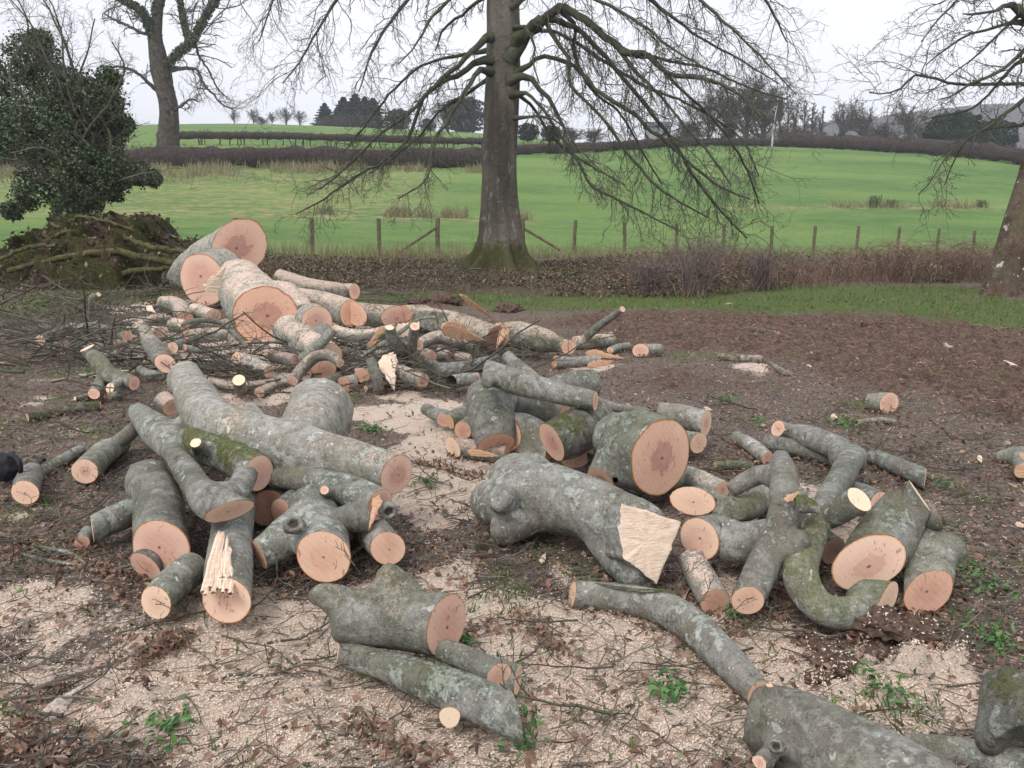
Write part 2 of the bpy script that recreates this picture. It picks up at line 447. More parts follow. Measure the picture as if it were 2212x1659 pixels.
def mat_simple(name, c0, c1, scale=20, rand=.0, c2=None, bump=.3, dist=.01, rough=.85, trans=0, spec=.2):
    b = MB(name); b.coords(False)
    n = b.noise(scale, 5, .6)
    c = b.mix(c0, c1, b.step(n, .3, .7))
    if c2 is not None: c = b.mix(c, c2, b.math('MULTIPLY', b.island(), rand))
    nb = b.bump(n, bump, dist) if bump else None
    m = b.done(c, nb, rough, spec)
    return m

def mat_island(name, cols, rough=.8, spec=.2):
    """each loose piece takes its own colour from the list"""
    b = MB(name); r = b.island()
    rp = b.n('ShaderNodeValToRGB', {0: r}).outputs[0]
    nd = rp.node; cr = nd.color_ramp; cr.interpolation = 'CONSTANT'
    while len(cr.elements) > 1: cr.elements.remove(cr.elements[-1])
    cr.elements[0].color = (*cols[0], 1)
    for i, c in enumerate(cols[1:], 1):
        e = cr.elements.new(i / len(cols)); e.color = (*c, 1)
    return b.done(rp, None, rough, spec)

M_BARK = mat_bark('beech_bark', (.185, .18, .155), (.44, .43, .385))
M_BARK_BIG = mat_bark('standing_beech_bark', (.075, .07, .055), (.19, .175, .15), 3.0)
M_WOOD = mat_wood()
M_TORN = mat_torn('torn_wood', (.86, .69, .54), (.80, .60, .45), (.56, .34, .22))
M_TORN_O = mat_torn('torn_orange_wood', (.55, .30, .17), (.62, .40, .27), (.25, .10, .05))
M_HOLLOW = mat_simple('dark_hollow', (.03, .026, .02), (.09, .075, .05), 60)  # dark brown colour of the recessed hollows
M_TWIG = mat_simple('twig_bark', (.055, .048, .038), (.12, .115, .09), 14, .6, (.13, .14, .10), bump=0)
M_TWIG_FAR = mat_simple('winter_twig', (.085, .070, .062), (.13, .11, .095), 2, .5, (.14, .125, .10), bump=0)
M_LIMB = mat_simple('winter_limb_bark', (.035, .032, .025), (.095, .095, .065), 6, .4, (.085, .095, .05), bump=.4)
M_GTWIG = mat_island('ground_twig', [(.10, .08, .065), (.16, .13, .11), (.21, .185, .16), (.075, .06, .05), (.13, .135, .085), (.28, .25, .215)])
M_BTWIG = mat_island('brush_twig', [(.09, .075, .06), (.13, .115, .095), (.10, .10, .07), (.17, .155, .13), (.07, .065, .045)])
M_CHIP = mat_island('sawdust_chip', [(.82, .68, .55), (.78, .61, .48), (.86, .74, .62), (.70, .52, .40), (.80, .69, .56)])
M_LEAF = mat_island('beech_leaf', [(.22, .135, .095), (.30, .18, .125), (.15, .09, .065), (.38, .27, .20), (.20, .14, .105), (.27, .155, .11)])
M_GRASS = mat_island('grass_blade', [(.09, .17, .035), (.13, .20, .05), (.07, .13, .03), (.19, .19, .08), (.10, .20, .05)])
M_WEED = mat_island('weed_leaf', [(.08, .19, .05), (.12, .24, .07), (.06, .14, .05), (.14, .22, .09)], .5)
M_IVY = mat_island('ivy_leaf', [(.05, .085, .035), (.07, .115, .045), (.095, .14, .055), (.04, .065, .03), (.12, .155, .07), (.10, .10, .055)], .45, .4)
M_BRAMBLE = mat_island('bramble_stem', [(.19, .105, .08), (.25, .155, .12), (.13, .08, .065), (.30, .215, .16), (.10, .08, .06)])
M_DRY = mat_island('dry_grass', [(.30, .25, .15), (.24, .21, .12), (.35, .30, .19), (.17, .19, .08)])
M_CLOD = mat_simple('earth_clod', (.055, .036, .028), (.19, .125, .092), 34, .4, (.11, .07, .05), bump=1., dist=.02)
M_HEDGE = mat_island('hedge_twig', [(.085, .058, .052), (.11, .075, .065), (.065, .046, .042), (.13, .095, .08)])
M_CONIFER = mat_island('conifer_needles', [(.018, .04, .022), (.028, .055, .028), (.012, .028, .018)])
M_STAKE = mat_simple('treated_stake', (.10, .095, .055), (.20, .165, .095), 9, bump=.4)
M_BLACK = mat_simple('black_cloth', (.012, .012, .014), (.03, .03, .034), 30, rough=.6, bump=.4)
M_WIRE = mat_simple('fence_wire_metal', (.22, .22, .22), (.3, .3, .3), 5, bump=0, rough=.4)

# ------------------------------------------------------------------ ground
def mat_ground():
    b = MB('woodland_floor'); co = b.coords(False)
    saw, mud, grs = b.attr('saw'), b.attr('mud'), b.attr('grs')
    n1, n2, n3 = b.noise(9, 6, .65), b.noise(45, 5, .65), b.noise(150, 3, .6)
    c = b.mix((.095, .070, .060), (.27, .215, .18), b.step(n2, .35, .65))
    c = b.mix(c, (.30, .205, .15), b.step(b.noise(28, 4, .6), .56, .66, 0, .6))
    c = b.mix(c, b.mix((.06, .05, .035), (.15, .125, .085), n2), b.attr('und'))
    c = b.mix(c, b.mix((.05, .032, .025), (.23, .145, .11), b.step(b.noise(17, 7, .72), .34, .66)), b.math('MULTIPLY', mud, .88))
    g = b.mix((.06, .085, .025), (.15, .20, .06), n2)
    c = b.mix(c, g, b.math('MULTIPLY', grs, b.step(n1, .28, .55, .35, 1)))
    sm = b.step(b.math('ADD', saw, b.math('MULTIPLY', b.math('SUBTRACT', n2, .5), 1.5)), .30, .72)
    s = b.mix((.58, .45, .36), (.82, .69, .57), b.step(n3, .3, .65))
    c = b.mix(c, s, b.math('MULTIPLY', sm, b.step(saw, .02, .3, 0, .93)))
    nb = b.bump(n1, .7, .06); nb = b.bump(n2, .9, .025, nb); nb = b.bump(n3, .6, .006, nb)
    return b.done(c, nb, .95, .1)

def mat_field():
    b = MB('pasture'); co = b.coords(False)
    n1 = b.noise(.05, 5, .65, b.stretch((.6, 1.3, 1)))
    n2 = b.noise(.5, 5, .65); n3 = b.noise(4, 5, .7)
    c = b.mix((.090, .175, .052), (.185, .275, .082), b.step(n1, .34, .66))
    c = b.mix(c, (.20, .285, .085), b.step(n2, .42, .7, 0, .5))
    c = b.mix(c, (.08, .14, .05), b.step(n3, .45, .72, 0, .7))
    c = b.mix(c, (.26, .27, .12), b.step(b.noise(1.4, 6, .75), .55, .72, 0, .5))
    rough_ = b.attr('rough')
    dm = b.math('MULTIPLY', rough_, b.step(b.noise(1.1, 6, .7), .44, .6))
    c = b.mix(c, b.mix((.30, .26, .12), (.42, .33, .19), n3), b.math('MULTIPLY', dm, .85))
    under = b.attr('under')
    c = b.mix(c, b.mix((.065, .055, .038), (.17, .135, .095), n3), under)
    nb = b.bump(n3, .8, .12); nb = b.bump(b.noise(20, 4), .6, .04, nb)
    return b.done(c, nb, .95, .1)

M_GROUND, M_FIELD = mat_ground(), mat_field()
ys = np.concatenate([np.linspace(-4, 1.0, 16), np.exp(np.linspace(math.log(1.06), math.log(900), 450))])
ts = np.linspace(-1.15, 1.15, 321)
YY, TT = np.meshgrid(ys, ts, indexing='ij')
XX = TT * (np.maximum(YY, 0) + 2.2)
ZZ = gz(XX, YY)
CUT = int(np.searchsorted(ys, 20.5))

def fan(i0, i1, name, mat, attrs):
    n, m = i1 - i0, len(ts)
    st = 1 if i0 == 0 else 2
    m = len(ts[::st])
    V = np.stack([XX[i0:i1, ::st], YY[i0:i1, ::st], ZZ[i0:i1, ::st]], -1).reshape(-1, 3)
    a = (np.arange(n - 1)[:, None] * m + np.arange(m - 1)[None, :]).ravel()
    F = np.stack([a, a + 1, a + m + 1, a + m], -1)
    o = link(name, mesh_arrays(name, V, F, True, {k: f(V[:, 0], V[:, 1]) for k, f in attrs.items()}), mat)
    return tag(o, kind='structure')

def bank_front(t):      # where the lawn ends and the undergrowth starts
    return np.interp(t, [-.7, -.42, -.2, .0, .1, .25, .3, .42, .6, .75], [16.5, 16, 14.6, 13.6, 13.3, 13.5, 14.6, 15.8, 16.5, 17])

def rough_m(X, Y):
    t = X / np.maximum(Y, 1)
    left = sstep(-.02, -.18, t) * (1 - sstep(75, 82, Y)) * sstep(36, 50, Y)
    band = np.exp(-((Y - 45) / 1.5) ** 2) * (1 - sstep(.0, .05, t)) + np.exp(-((Y - 52 - 14 * t) / 1.6) ** 2) * sstep(.2, .3, t)
    return np.clip(left * .8 + band, 0, 1)

def fence_Y(t):
    return 1.0 / np.interp(t, [-.8, -.44, .58, .8], [1 / 23.0, 1 / 25.0, 1 / 36.0, 1 / 39.5])

def under_m(X, Y):
    t = X / np.maximum(Y, 1)
    return 1 - sstep(-1.0, .6, Y - fence_Y(t) + (fbm(X, Y, 77) - .5) * 1.6)

def und_m(X, Y):
    t = X / np.maximum(Y, 1)
    return sstep(-.4, .5, Y - bank_front(t) - .9 * sstep(.15, .3, t) + (fbm(X, Y, 78) - .5) * 1.2)

ground = fan(0, CUT + 1, 'ground', M_GROUND, {'und': und_m, 'saw': saw_m, 'mud': mud_m, 'grs': grs_m})
field = fan(CUT, len(ys), 'field', M_FIELD, {'rough': rough_m, 'under': under_m})

# distant wooded hill on the right
def far_hill():
    n, m = 40, 120
    u, v = np.meshgrid(np.linspace(0, 1, m), np.linspace(0, 1, n))
    X = 60 + u * 620
    Y = 470 + v * 160 + 0 * u
    ridge = np.interp(u, [0, .22, .45, .7, 1], [10, 44, 60, 66, 70])
    Z = 2 + ridge * np.sin(v * math.pi / 2) + (fbm(X * .05, Y * .05, 91) - .5) * 6
    V = np.stack([X, Y, Z], -1).reshape(-1, 3)
    a = (np.arange(n - 1)[:, None] * m + np.arange(m - 1)[None, :]).ravel()
    F = np.stack([a, a + 1, a + m + 1, a + m], -1)
    mt = mat_simple('hill_heath', (.10, .09, .085), (.15, .14, .12), .08, bump=0)
    tag(link('hill', mesh_arrays('hill', V, F, True), mt), kind='structure')
    # wood covering it
    k = 5200
    uu, vv = rng.uniform(0, 1, k), rng.uniform(0, 1, k) ** .6
    x, y = 60 + uu * 620, 470 + vv * 160
    z = 2 + np.interp(uu, [0, .22, .45, .7, 1], [10, 44, 60, 66, 70]) * np.sin(vv * math.pi / 2)
    C = np.stack([x, y, z], -1)
    P = np.repeat(C[:, None, :], 3, 1); P[:, 1, 2] += 4; P[:, 2, 2] += 8
    V1, F1 = tubes(P, np.array([[.5, 2.6, .3]]) * rng.uniform(.6, 1.3, (k, 1)), 4, .3)
    tag(link('distant_wood', mesh_arrays('distant_wood', V1, F1), mat_simple('distant_wood_crowns', (.105, .095, .10), (.16, .14, .145), .03, .6, (.11, .12, .11), bump=0)),
        'grey-brown winter wood covering the hill on the right horizon', 'wood', kind='stuff')
far_hill()

# ------------------------------------------------------------------ hedges
def hedge(label, pts, h, w, stems=False, dens=9.0, colr=None, tuft=0, gap=0.0):
    """pts: list of (px, Y)"""
    W = []
    for px, Y in pts:
        x = (px - CX) / FPX * Y / CP * 1.0
        W.append((x, Y))
    W = resample(W, 60)
    seg = np.linalg.norm(np.diff(W, axis=0), axis=1).sum()
    mid = W[30]
    root = thing('hedge', label, 'hedge', (float(mid[0]), float(mid[1]), 0))
    org = np.array([mid[0], mid[1], 0])
    n = int(seg * dens * 12)
    s = rng.uniform(0, 1, n)
    x = np.interp(s, np.linspace(0, 1, 60), W[:, 0]); y = np.interp(s, np.linspace(0, 1, 60), W[:, 1])
    dx, dy = np.gradient(W[:, 0]), np.gradient(W[:, 1]); L = np.hypot(dx, dy)
    nx = np.interp(s, np.linspace(0, 1, 60), -dy / L); ny = np.interp(s, np.linspace(0, 1, 60), dx / L)
    off = rng.uniform(-.5, .5, n) * w
    x, y = x + nx * off, y + ny * off
    z0 = gz(x, y)
    hh = h * (1 + (fbm(s * seg * .35, s * 0, 5) - .5) * .5) * rng.uniform(.9, 1.12, n)
    lo = gap if stems else 0
    zz = z0 + rng.uniform(lo, .93, n) * hh
    P0 = np.stack([x, y, zz], -1)
    d = _unit(rng.normal(size=(n, 3)) + np.array([0, 0, .9]))
    ln = rng.uniform(.25, .6, n)[:, None] * min(1, h / 1.8)
    P = np.stack([P0, P0 + d * ln * .5 + rng.normal(size=(n, 3)) * .03, P0 + d * ln], 1)
    P[:, :, 2] = np.minimum(P[:, :, 2], (z0 + hh * 1.04)[:, None])
    V1, F1 = tubes(P - org, np.full((n, 3), .022) * np.array([[1.2, 1, .5]]), 3)
    tag(link('twigs', mesh_arrays('twigs', V1, F1), M_HEDGE, root), kind='stuff')
    # woody core
    m = 90
    sc = np.linspace(0, 1, m)
    cx_, cy_ = np.interp(sc, np.linspace(0, 1, 60), W[:, 0]), np.interp(sc, np.linspace(0, 1, 60), W[:, 1])
    cz = gz(cx_, cy_) + h * (lo + (1 - lo) * .48)
    Pc = np.stack([cx_, cy_, cz], -1)[None] - org
    V2, F2 = tubes(Pc, np.full((1, m), 1.0), 10)
    Vr = V2.reshape(m, 10, 3); ctr = Pc[0][:, None, :]
    dd = Vr - ctr
    dd[..., :2] *= w * .36; dd[..., 2] *= h * (1 - lo) * .44
    dd *= (1 + rng.uniform(-.22, .2, (m, 10, 1))) * (.8 + .4 * fbm(sc * seg * .3, sc * 0, 6))[:, None, None]
    V2 = (ctr + dd).reshape(-1, 3)
    link('hedge_body', mesh_arrays('hedge_body', V2, F2, True), M_HEDGE_CORE, root)
    if stems:
        k = int(seg * 1.1)
        st = np.sort(rng.uniform(0, 1, k))
        x = np.interp(st, np.linspace(0, 1, 60), W[:, 0]); y = np.interp(st, np.linspace(0, 1, 60), W[:, 1]); z = gz(x, y)
        P = np.stack([np.stack([x, y, z - .1], -1), np.stack([x + rng.normal(size=k) * .15, y, z + h * .35], -1), np.stack([x + rng.normal(size=k) * .3, y, z + h * .7], -1)], 1)
        V3, F3 = tubes(P - org, np.full((k, 3), .07) * rng.uniform(.6, 1.4, (k, 1)), 5)
        tag(link('stems', mesh_arrays('stems', V3, F3), M_HEDGE_CORE, root), kind='stuff')
    return root
M_HEDGE_CORE = mat_simple('hedge_core', (.035, .026, .024), (.075, .055, .048), 3, bump=.5, dist=.1)
hedge('long low dark hedge between rough grass and upper field, left half of the view', [(-700, 70), (-40, 74), (260, 75), (520, 76), (800, 80), (1060, 86)], 2.05, 1.6, dens=5)
hedge('thin trimmed hedge with see-through stems at the foot of the upper left field', [(390, 108), (620, 110), (860, 112), (1060, 114)], 1.75, 1.2, True, 4, gap=.42)
hedge('dark hedge running behind the big standing beech on the field edge', [(1075, 106), (1250, 112), (1420, 122), (1660, 132)], 1.35, 1.5, dens=4)
hedge('purple brown hedge along the crest of the right field, falling to the right', [(1655, 131), (1800, 128), (1950, 117), (2120, 103), (2400, 88), (2900, 76)], 2.25, 1.8, dens=5)

# ------------------------------------------------------------------ far trees
def proto_tree(h, crown, trunk_r, M1, M2, M3, up=.5, dome=.5, ivy=False, tb=.3):
    P = np.array([[[0, 0, 0], [.01, 0, .35], [0, .01, .7], [0, 0, 1.0]]]) * h * .55
    P = resample(P[0], 8)[None]; Rr = np.linspace(trunk_r, trunk_r * .35, 8)[None]
    P1, R1 = grow(P, Rr, int(M1 * 1.35), 7, crown, .55, .62, -.03, .18, tb, 1.0, .06, up)
    P2, R2 = grow(P1, R1, M2 + 1, 5, .5, .6, .55, .0, .25, .2, 1., .034, .1)
    P3, R3 = grow(P2, R2, M3 + 1, 4, .55, .7, .55, .02, .3, .1, 1., .024)
    P4, R4 = grow(P3, R3, 3, 3, .6, .8, .5, .02, .3, .1, 1., .019)
    tr = mesh_arrays('far_trunk', *tubes(P, Rr, 8, .1), True)
    cr = mesh_arrays('far_crown', *join([tubes(P1, R1, 4), tubes(P2, R2, 3), tubes(P3, R3, 3), tubes(P4, R4, 3)]), True)
    tr.materials.append(M_LIMB); cr.materials.append(M_TWIG_FAR)
    iv = None
    if ivy:
        n = 600
        zz = rng.uniform(0, .38, n) * h; an = rng.uniform(0, 6.28, n); rr = trunk_r * rng.uniform(1, 2.2, n)
        iv = mesh_arrays('ivy', *leaf_cards(np.stack([np.cos(an) * rr, np.sin(an) * rr, zz], -1), .3)); iv.materials.append(M_IVY)
    return tr, cr, iv
PT = {'oak': proto_tree(10, 1.1, .42, 13, 7, 4, .35, ivy=True, tb=.55), 'round': proto_tree(10, .95, .3, 16, 7, 5, .6, tb=.15),
      'slim': proto_tree(12, .34, .16, 16, 6, 4, .9, tb=.1), 'bush': proto_tree(6, 1.0, .2, 22, 7, 5, .4, tb=.02)}

def proto_conifer(h):
    n = 2600
    t = rng.uniform(0, 1, n) ** .8; an = rng.uniform(0, 6.28, n)
    r = (1 - t) ** .8 * h * .36 * (.75 + .35 * np.sin(t * 60)) * rng.uniform(.35, 1.08, n)
    C = np.stack([np.cos(an) * r, np.sin(an) * r, h * (.06 + .94 * t)], -1)
    cr = mesh_arrays('conifer_crown', *leaf_cards(C, .55, .3, .45)); cr.materials.append(M_CONIFER)
    P = np.array([[[0, 0, 0], [0, 0, h * .97]]]); tr = mesh_arrays('far_trunk', *tubes(P, np.array([[.25, .03]]), 6)); tr.materials.append(M_LIMB)
    return tr, cr, None
PT['conifer'] = proto_conifer(12)
def proto_evergreen(h):
    n = 5200
    P = _unit(rng.normal(size=(n, 3))) * (rng.uniform(0, 1, (n, 1)) ** .35) * np.array([h * .5, h * .45, h * .48]) + np.array([0, 0, h * .52])
    P += (np.sin(P * 2.3) * .35)
    cr = mesh_arrays('evergreen_crown', *leaf_cards(P, .32)); cr.materials.append(M_CONIFER)
    Q = np.array([[[0, 0, 0], [0, 0, h * .6]]]); tr = mesh_arrays('far_trunk', *tubes(Q, np.array([[.3, .1]]), 6)); tr.materials.append(M_LIMB)
    return tr, cr, None
PT['evergreen'] = proto_evergreen(8)
def top_of(me):
    v = np.zeros(len(me.vertices) * 3); me.vertices.foreach_get('co', v); return float(np.percentile(v.reshape(-1, 3)[:, 2], 99.3))
PT_H = {k: top_of(v[1]) for k, v in PT.items()}
PT_W = {'oak': 1.0, 'round': 1.0, 'slim': .9, 'bush': 1.6, 'conifer': 1.6, 'evergreen': 1.1}

def far_tree(kind, px, base, top, Y, label, group=None, wide=1.0):
    (x, y, zb), s = D(px, base, Y)
    hgt = (base - top) * s
    zg = gz1(x, y)
    z0 = min(zg, zb)
    sc = (zb + hgt - z0) / PT_H[kind]
    nm = {'conifer': 'conifer_tree', 'evergreen': 'evergreen_tree', 'bush': 'bare_shrub'}.get(kind, 'bare_tree')
    root = thing(nm, label, 'shrub' if kind == 'bush' else 'tree', (x, y, z0 - .1), group)
    root.rotation_euler[2] = rnd.uniform(0, 6.28); wide *= rnd.uniform(.85, 1.25); wide *= PT_W[kind]
    root.scale = (sc * wide, sc * wide, sc)
    tr, cr, iv = PT[kind]
    link('trunk', tr, None, root); link('crown', cr, None, root)
    if iv is not None: link('ivy', iv, None, root)

for a in [('oak', 1815, 296, 209, 170, 'broad domed bare oak with ivied trunk on the crest hedge, leftmost and tallest of three'),
    ('oak', 1868, 297, 218, 172, 'round bare oak with ivied trunk, in the middle of three on the crest'),
    ('oak', 1962, 300, 213, 168, 'bare oak with two ivy clad stems on the crest, third of the domed trees'),
    ('evergreen', 2058, 305, 246, 150, 'dark green tree behind the right end of the crest hedge'),
    ('evergreen', 2140, 312, 262, 150, 'dark green tree behind the hedge, close to the leaning trunk at the right edge'),
    ('bush', 2000, 302, 268, 160, 'low bushy bare tree between the third domed oak and the dark green tree'),
    ('bush', 1910, 299, 272, 165, 'low bare tree in the gap between second and third domed oaks'),
    ('slim', 1775, 290, 232, 175, 'slender bare tree just left of the first domed oak'),
    ('slim', 1752, 290, 226, 175, 'slender bare tree, second to the left of the domed oaks'),
    ('slim', 1735, 290, 222, 172, 'slender bare tree midway between the white pole and the domed oaks'),
    ('slim', 1718, 290, 216, 176, 'tall slender bare tree in the right half of the row beside the white pole'),
    ('slim', 1700, 290, 222, 170, 'slender bare tree, second to the right of the white pole'),
    ('slim', 1684, 292, 206, 168, 'slender bare tree immediately right of the white pole'),
    ('round', 1650, 300, 190, 158, 'tall dense bare tree immediately left of the white pole'),
    ('round', 1612, 303, 172, 155, 'tallest dark bare tree in the clump left of the white pole'),
    ('oak', 1572, 303, 180, 158, 'dark spreading bare tree in the clump behind the beech branches'),
    ('round', 1530, 304, 205, 160, 'smaller bare tree at the left end of the clump behind the beech branches'),
    ('bush', 1482, 305, 262, 150, 'low bare shrub left of the clump of dark trees'),
    ('bush', 1285, 300, 277, 145, 'low brown shrub on the skyline between beech boughs'),
    ('bush', 1235, 300, 275, 145, 'brown shrub on the skyline nearer the beech trunk'),
    ('evergreen', 1190, 300, 272, 145, 'small dark evergreen on the skyline right of the beech trunk'),
    ('evergreen', 1140, 300, 268, 145, 'small dark evergreen right beside the beech trunk'),
    ('evergreen', 1005, 292, 216, 235, 'broad dark evergreen just left of the beech trunk on the skyline'),
    ('round', 968, 290, 218, 235, 'bare tree beside the broad evergreen left of the beech trunk'),
    ('evergreen', 925, 290, 258, 235, 'low dark evergreen behind the left beech boughs'),
    ('evergreen', 862, 286, 238, 232, 'low rounded evergreen right of the tall conifers'),
    ('conifer', 808, 284, 216, 230, 'tall narrow conifer at the right end of the conifer clump'),
    ('conifer', 790, 280, 213, 236, 'dark conifer second from the right end of the clump'),
    ('conifer', 770, 280, 207, 230, 'tallest conifer of the dark clump on the left skyline'),
    ('conifer', 745, 286, 214, 234, 'dark conifer left of the tallest one'),
    ('conifer', 731, 282, 233, 238, 'shorter conifer in the left half of the clump'),
    ('conifer', 704, 284, 226, 232, 'short conifer near the left end of the clump'),
    ('bush', 795, 284, 250, 222, 'rounded brown bare thicket in front of the tall conifers'),
    ('bush', 755, 283, 248, 222, 'wide brown bare thicket below the tallest conifer'),
    ('bush', 712, 280, 252, 222, 'brown bare thicket at the left foot of the conifers'),
    ('round', 648, 274, 240, 228, 'bare tree at the left edge of the conifer clump'),
    ('round', 619, 274, 234, 228, 'grey bare tree left of the conifer clump'),
    ('round', 588, 272, 243, 228, 'bare tree in the middle of the skyline row left of the conifers'),
    ('bush', 566, 272, 252, 228, 'low bare shrub in the skyline row left of the conifers'),
    ('round', 548, 270, 236, 228, 'pale bare tree near the left end of the skyline row'),
    ('round', 506, 265, 238, 228, 'leftmost bare tree of the skyline row beyond the upper field')]:
    far_tree(*a)

# distant building behind the beech branches and the pale pole
def farm_building():
    p, s = D(1420, 296, 140)
    root = thing('farm_building', 'small grey farm building half hidden behind the beech branches', 'building', (p[0], p[1], p[2] - 1))
    bm = bmesh.new()
    w, d, h = 46 * s, 5, 1.6 + 12 * s
    vs = [(-w / 2, -d / 2, 0), (w / 2, -d / 2, 0), (w / 2, d / 2, 0), (-w / 2, d / 2, 0)]
    V = [bm.verts.new(v) for v in vs] + [bm.verts.new((v[0], v[1], h)) for v in vs]
    for f in [(0, 1, 5, 4), (1, 2, 6, 5), (2, 3, 7, 6), (3, 0, 4, 7)]: bm.faces.new([V[i] for i in f])
    me = bpy.data.meshes.new('wall'); bm.to_mesh(me); bm.free()
    link('wall', me, mat_simple('grey_render', (.30, .31, .34), (.38, .39, .42), 1, bump=0), root)
    bm = bmesh.new()
    e = .3
    V = [bm.verts.new(v) for v in [(-w / 2 - e, -d / 2 - e, h), (w / 2 + e, -d / 2 - e, h), (w / 2 + e, 0, h + .9), (-w / 2 - e, 0, h + .9), (w / 2 + e, d / 2 + e, h), (-w / 2 - e, d / 2 + e, h)]]
    for f in [(0, 1, 2, 3), (3, 2, 4, 5), (0, 3, 5), (1, 4, 2)]: bm.faces.new([V[i] for i in f])
    me = bpy.data.meshes.new('roof'); bm.to_mesh(me); bm.free()
    link('roof', me, mat_simple('slate', (.10, .105, .12), (.14, .145, .16), 2, bump=0), root)
farm_building()
def pole():
    p, s = D(1668, 308, 126)
    root = thing('pale_birch', 'slim white birch stem standing by the crest hedge', 'tree', (p[0], p[1], gz1(p[0], p[1]) - .1))
    h = 78 * s + 1.0
    P = resample([[0, 0, 0], [.05, 0, h * .4], [.22, .1, h * .75], [.5, .1, h]], 8)[None]
    Rr = np.linspace(.17, .05, 8)[None]
    link('trunk', mesh_arrays('trunk', *tubes(P, Rr, 8, .08), True), mat_simple('birch_bark', (.42, .42, .38), (.60, .60, .56), 2), root)
    P1, R1 = grow(P, Rr, 10, 4, .2, .3, .6, 0, .2, .45, 1, .02, .3)
    P2, R2 = grow(P1, R1, 6, 4, .6, .5, .5, .1, .2, .1, 1, .015)
    link('crown', mesh_arrays('crown', *join([tubes(P1, R1, 3), tubes(P2, R2, 3)])), M_TWIG_FAR, root)
pole()

# ------------------------------------------------------------------ standing trees
def limb_mesh(nodes3, k=9, seg=None, jit=.05):
    """nodes3: list of (x,y,z,r)"""
    A = np.array(nodes3, float)
    L = np.linalg.norm(np.diff(A[:, :3], axis=0), axis=1).sum()
    M = seg or max(6, int(L / .22))
    Q = resample(A, M); Q[:, 3] = np.maximum(Q[:, 3], .01)
    ss = np.linspace(0, L, M); Q[:, 3] *= 1 + .55 * np.exp(-ss / .3)
    amp = np.minimum(Q[:, 3], .12) * .9
    Q[1:, :3] += rng.normal(size=(M - 1, 3)) * (amp[1:, None] * .35)
    return Q[None, :, :3], Q[None, :, 3], k

RSC = .64
def pxlimb(nodes, Y0, Y1):
    """nodes (px,py,rpx) with depth running from Y0 to Y1"""
    out = []
    n = len(nodes)
    for i, (px, py, r) in enumerate(nodes):
        p, s = D(px, py, Y0 + (Y1 - Y0) * i / (n - 1)); out.append((*p, r * s * RSC))
    return out

def big_tree(name, label, limbs, trunk_mesh, trunk_mat, root_loc, cfg, twig_mat, limb_mat=None):
    org = np.array(root_loc, float)
    root = thing(name, label, 'tree', root_loc)
    t = link('trunk', trunk_mesh, trunk_mat, root)
    twP, twR = [], []
    for L in limbs:
        P, Rr, k = limb_mesh(L)
        M1 = max(4, int(cfg['n1'] * np.linalg.norm(np.diff(P[0], axis=0), axis=1).sum()))
        link('branch', mesh_arrays('branch', *tubes(P - org, Rr, k, .08), True), limb_mat or M_LIMB, root)
        P1, R1 = grow(P, Rr, M1, 8, cfg.get('l1', .38), .5, .5, cfg['droop'], .27, .12, 1, .006, eq=True)
        twP.append((P1, R1))
    P1 = np.concatenate([a for a, b in twP]); R1 = np.minimum(np.concatenate([b for a, b in twP]), cfg.get('r1', .03))
    P2, R2 = grow(P1, R1, cfg['n2'], 5, .5, .6, .5, cfg['droop'] * .7, .32, .1, 1, .0045)
    P3, R3 = grow(P2, R2, cfg['n3'], 4, .5, .65, .5, cfg['droop'] * .4, .32, .1, 1, .0035)
    me = mesh_arrays('twigs', *join([tubes(P1 - org, R1, 3), tubes(P2 - org, R2, 3), tubes(P3 - org, R3, 3)]))
    tag(link('twigs', me, twig_mat, root), kind='stuff')
    return root

def trunk_with_flare(nodes, org, k=48, flare=.0, ridges=7, depth=.25, fh=.5, seed=0, M=90):
    A = np.array(nodes, float); Q = resample(A, M)
    T = _unit(np.gradient(Q[:, :3], axis=0))
    th = np.linspace(0, 2 * np.pi, k, endpoint=False)
    V = np.zeros((M, k, 3))
    ph = np.random.default_rng(seed).uniform(0, 6.28, ridges); am = np.random.default_rng(seed + 1).uniform(.35, 1.25, ridges)
    cen = np.linspace(0, 2 * np.pi, ridges, endpoint=False) + ph * .08
    z0 = Q[0, 2]
    for i in range(M):
        h = Q[i, 2] - z0
        e = math.exp(-max(h, 0) / fh)
        rg = sum(a * np.exp(-((np.angle(np.exp(1j * (th - c)))) / .15) ** 2) for a, c in zip(am, cen))
        r = Q[i, 3] * (1 + depth * .08 * np.sin(th * 5 + h * .6) + .03 * np.sin(th * 11 + h * 2))
        r = r * (1 + flare * e * .08) + Q[i, 3] * flare * (e ** 2.2) * rg + Q[i, 3] * .10 * rg * math.exp(-max(h, 0) / (fh * 5))
        U = _unit(np.cross(T[i], [0, 1, 0])); W = np.cross(T[i], U)
        nz = fbm(th * 3 + 10, np.full(k, h * 1.6), seed + 5, 4) - .5
        r = r * (1 + nz * .09)
        V[i] = Q[i, :3] + r[:, None] * (np.cos(th)[:, None] * U + np.sin(th)[:, None] * W)
        if h < .4: V[i, :, 2] = Q[i, 2] - (r - Q[i, 3]) * .22 * (1 - h / .4)
    V = V.reshape(-1, 3) - org
    a = (np.arange(M - 1)[:, None] * k + np.arange(k)[None]).ravel(); b_ = (np.arange(M - 1)[:, None] * k + (np.arange(k) + 1)[None] % k).ravel()
    return mesh_arrays('trunk', V, np.stack([a, b_, b_ + k, a + k], -1), True)

# -- the big beech
YB = 19.6
bp, bs = D(1083, 588, YB)
nodes = []
for px, py, r in [(1083, 588, 54), (1082, 545, 46), (1081, 480, 41), (1080, 400, 37), (1084, 250, 35.5), (1088, 100, 34), (1086, 0, 33), (1084, -200, 30), (1080, -420, 24)]:
    p, s = D(px, py, YB); nodes.append((*p, r * s))
beech_org = (bp[0], bp[1], bp[2])

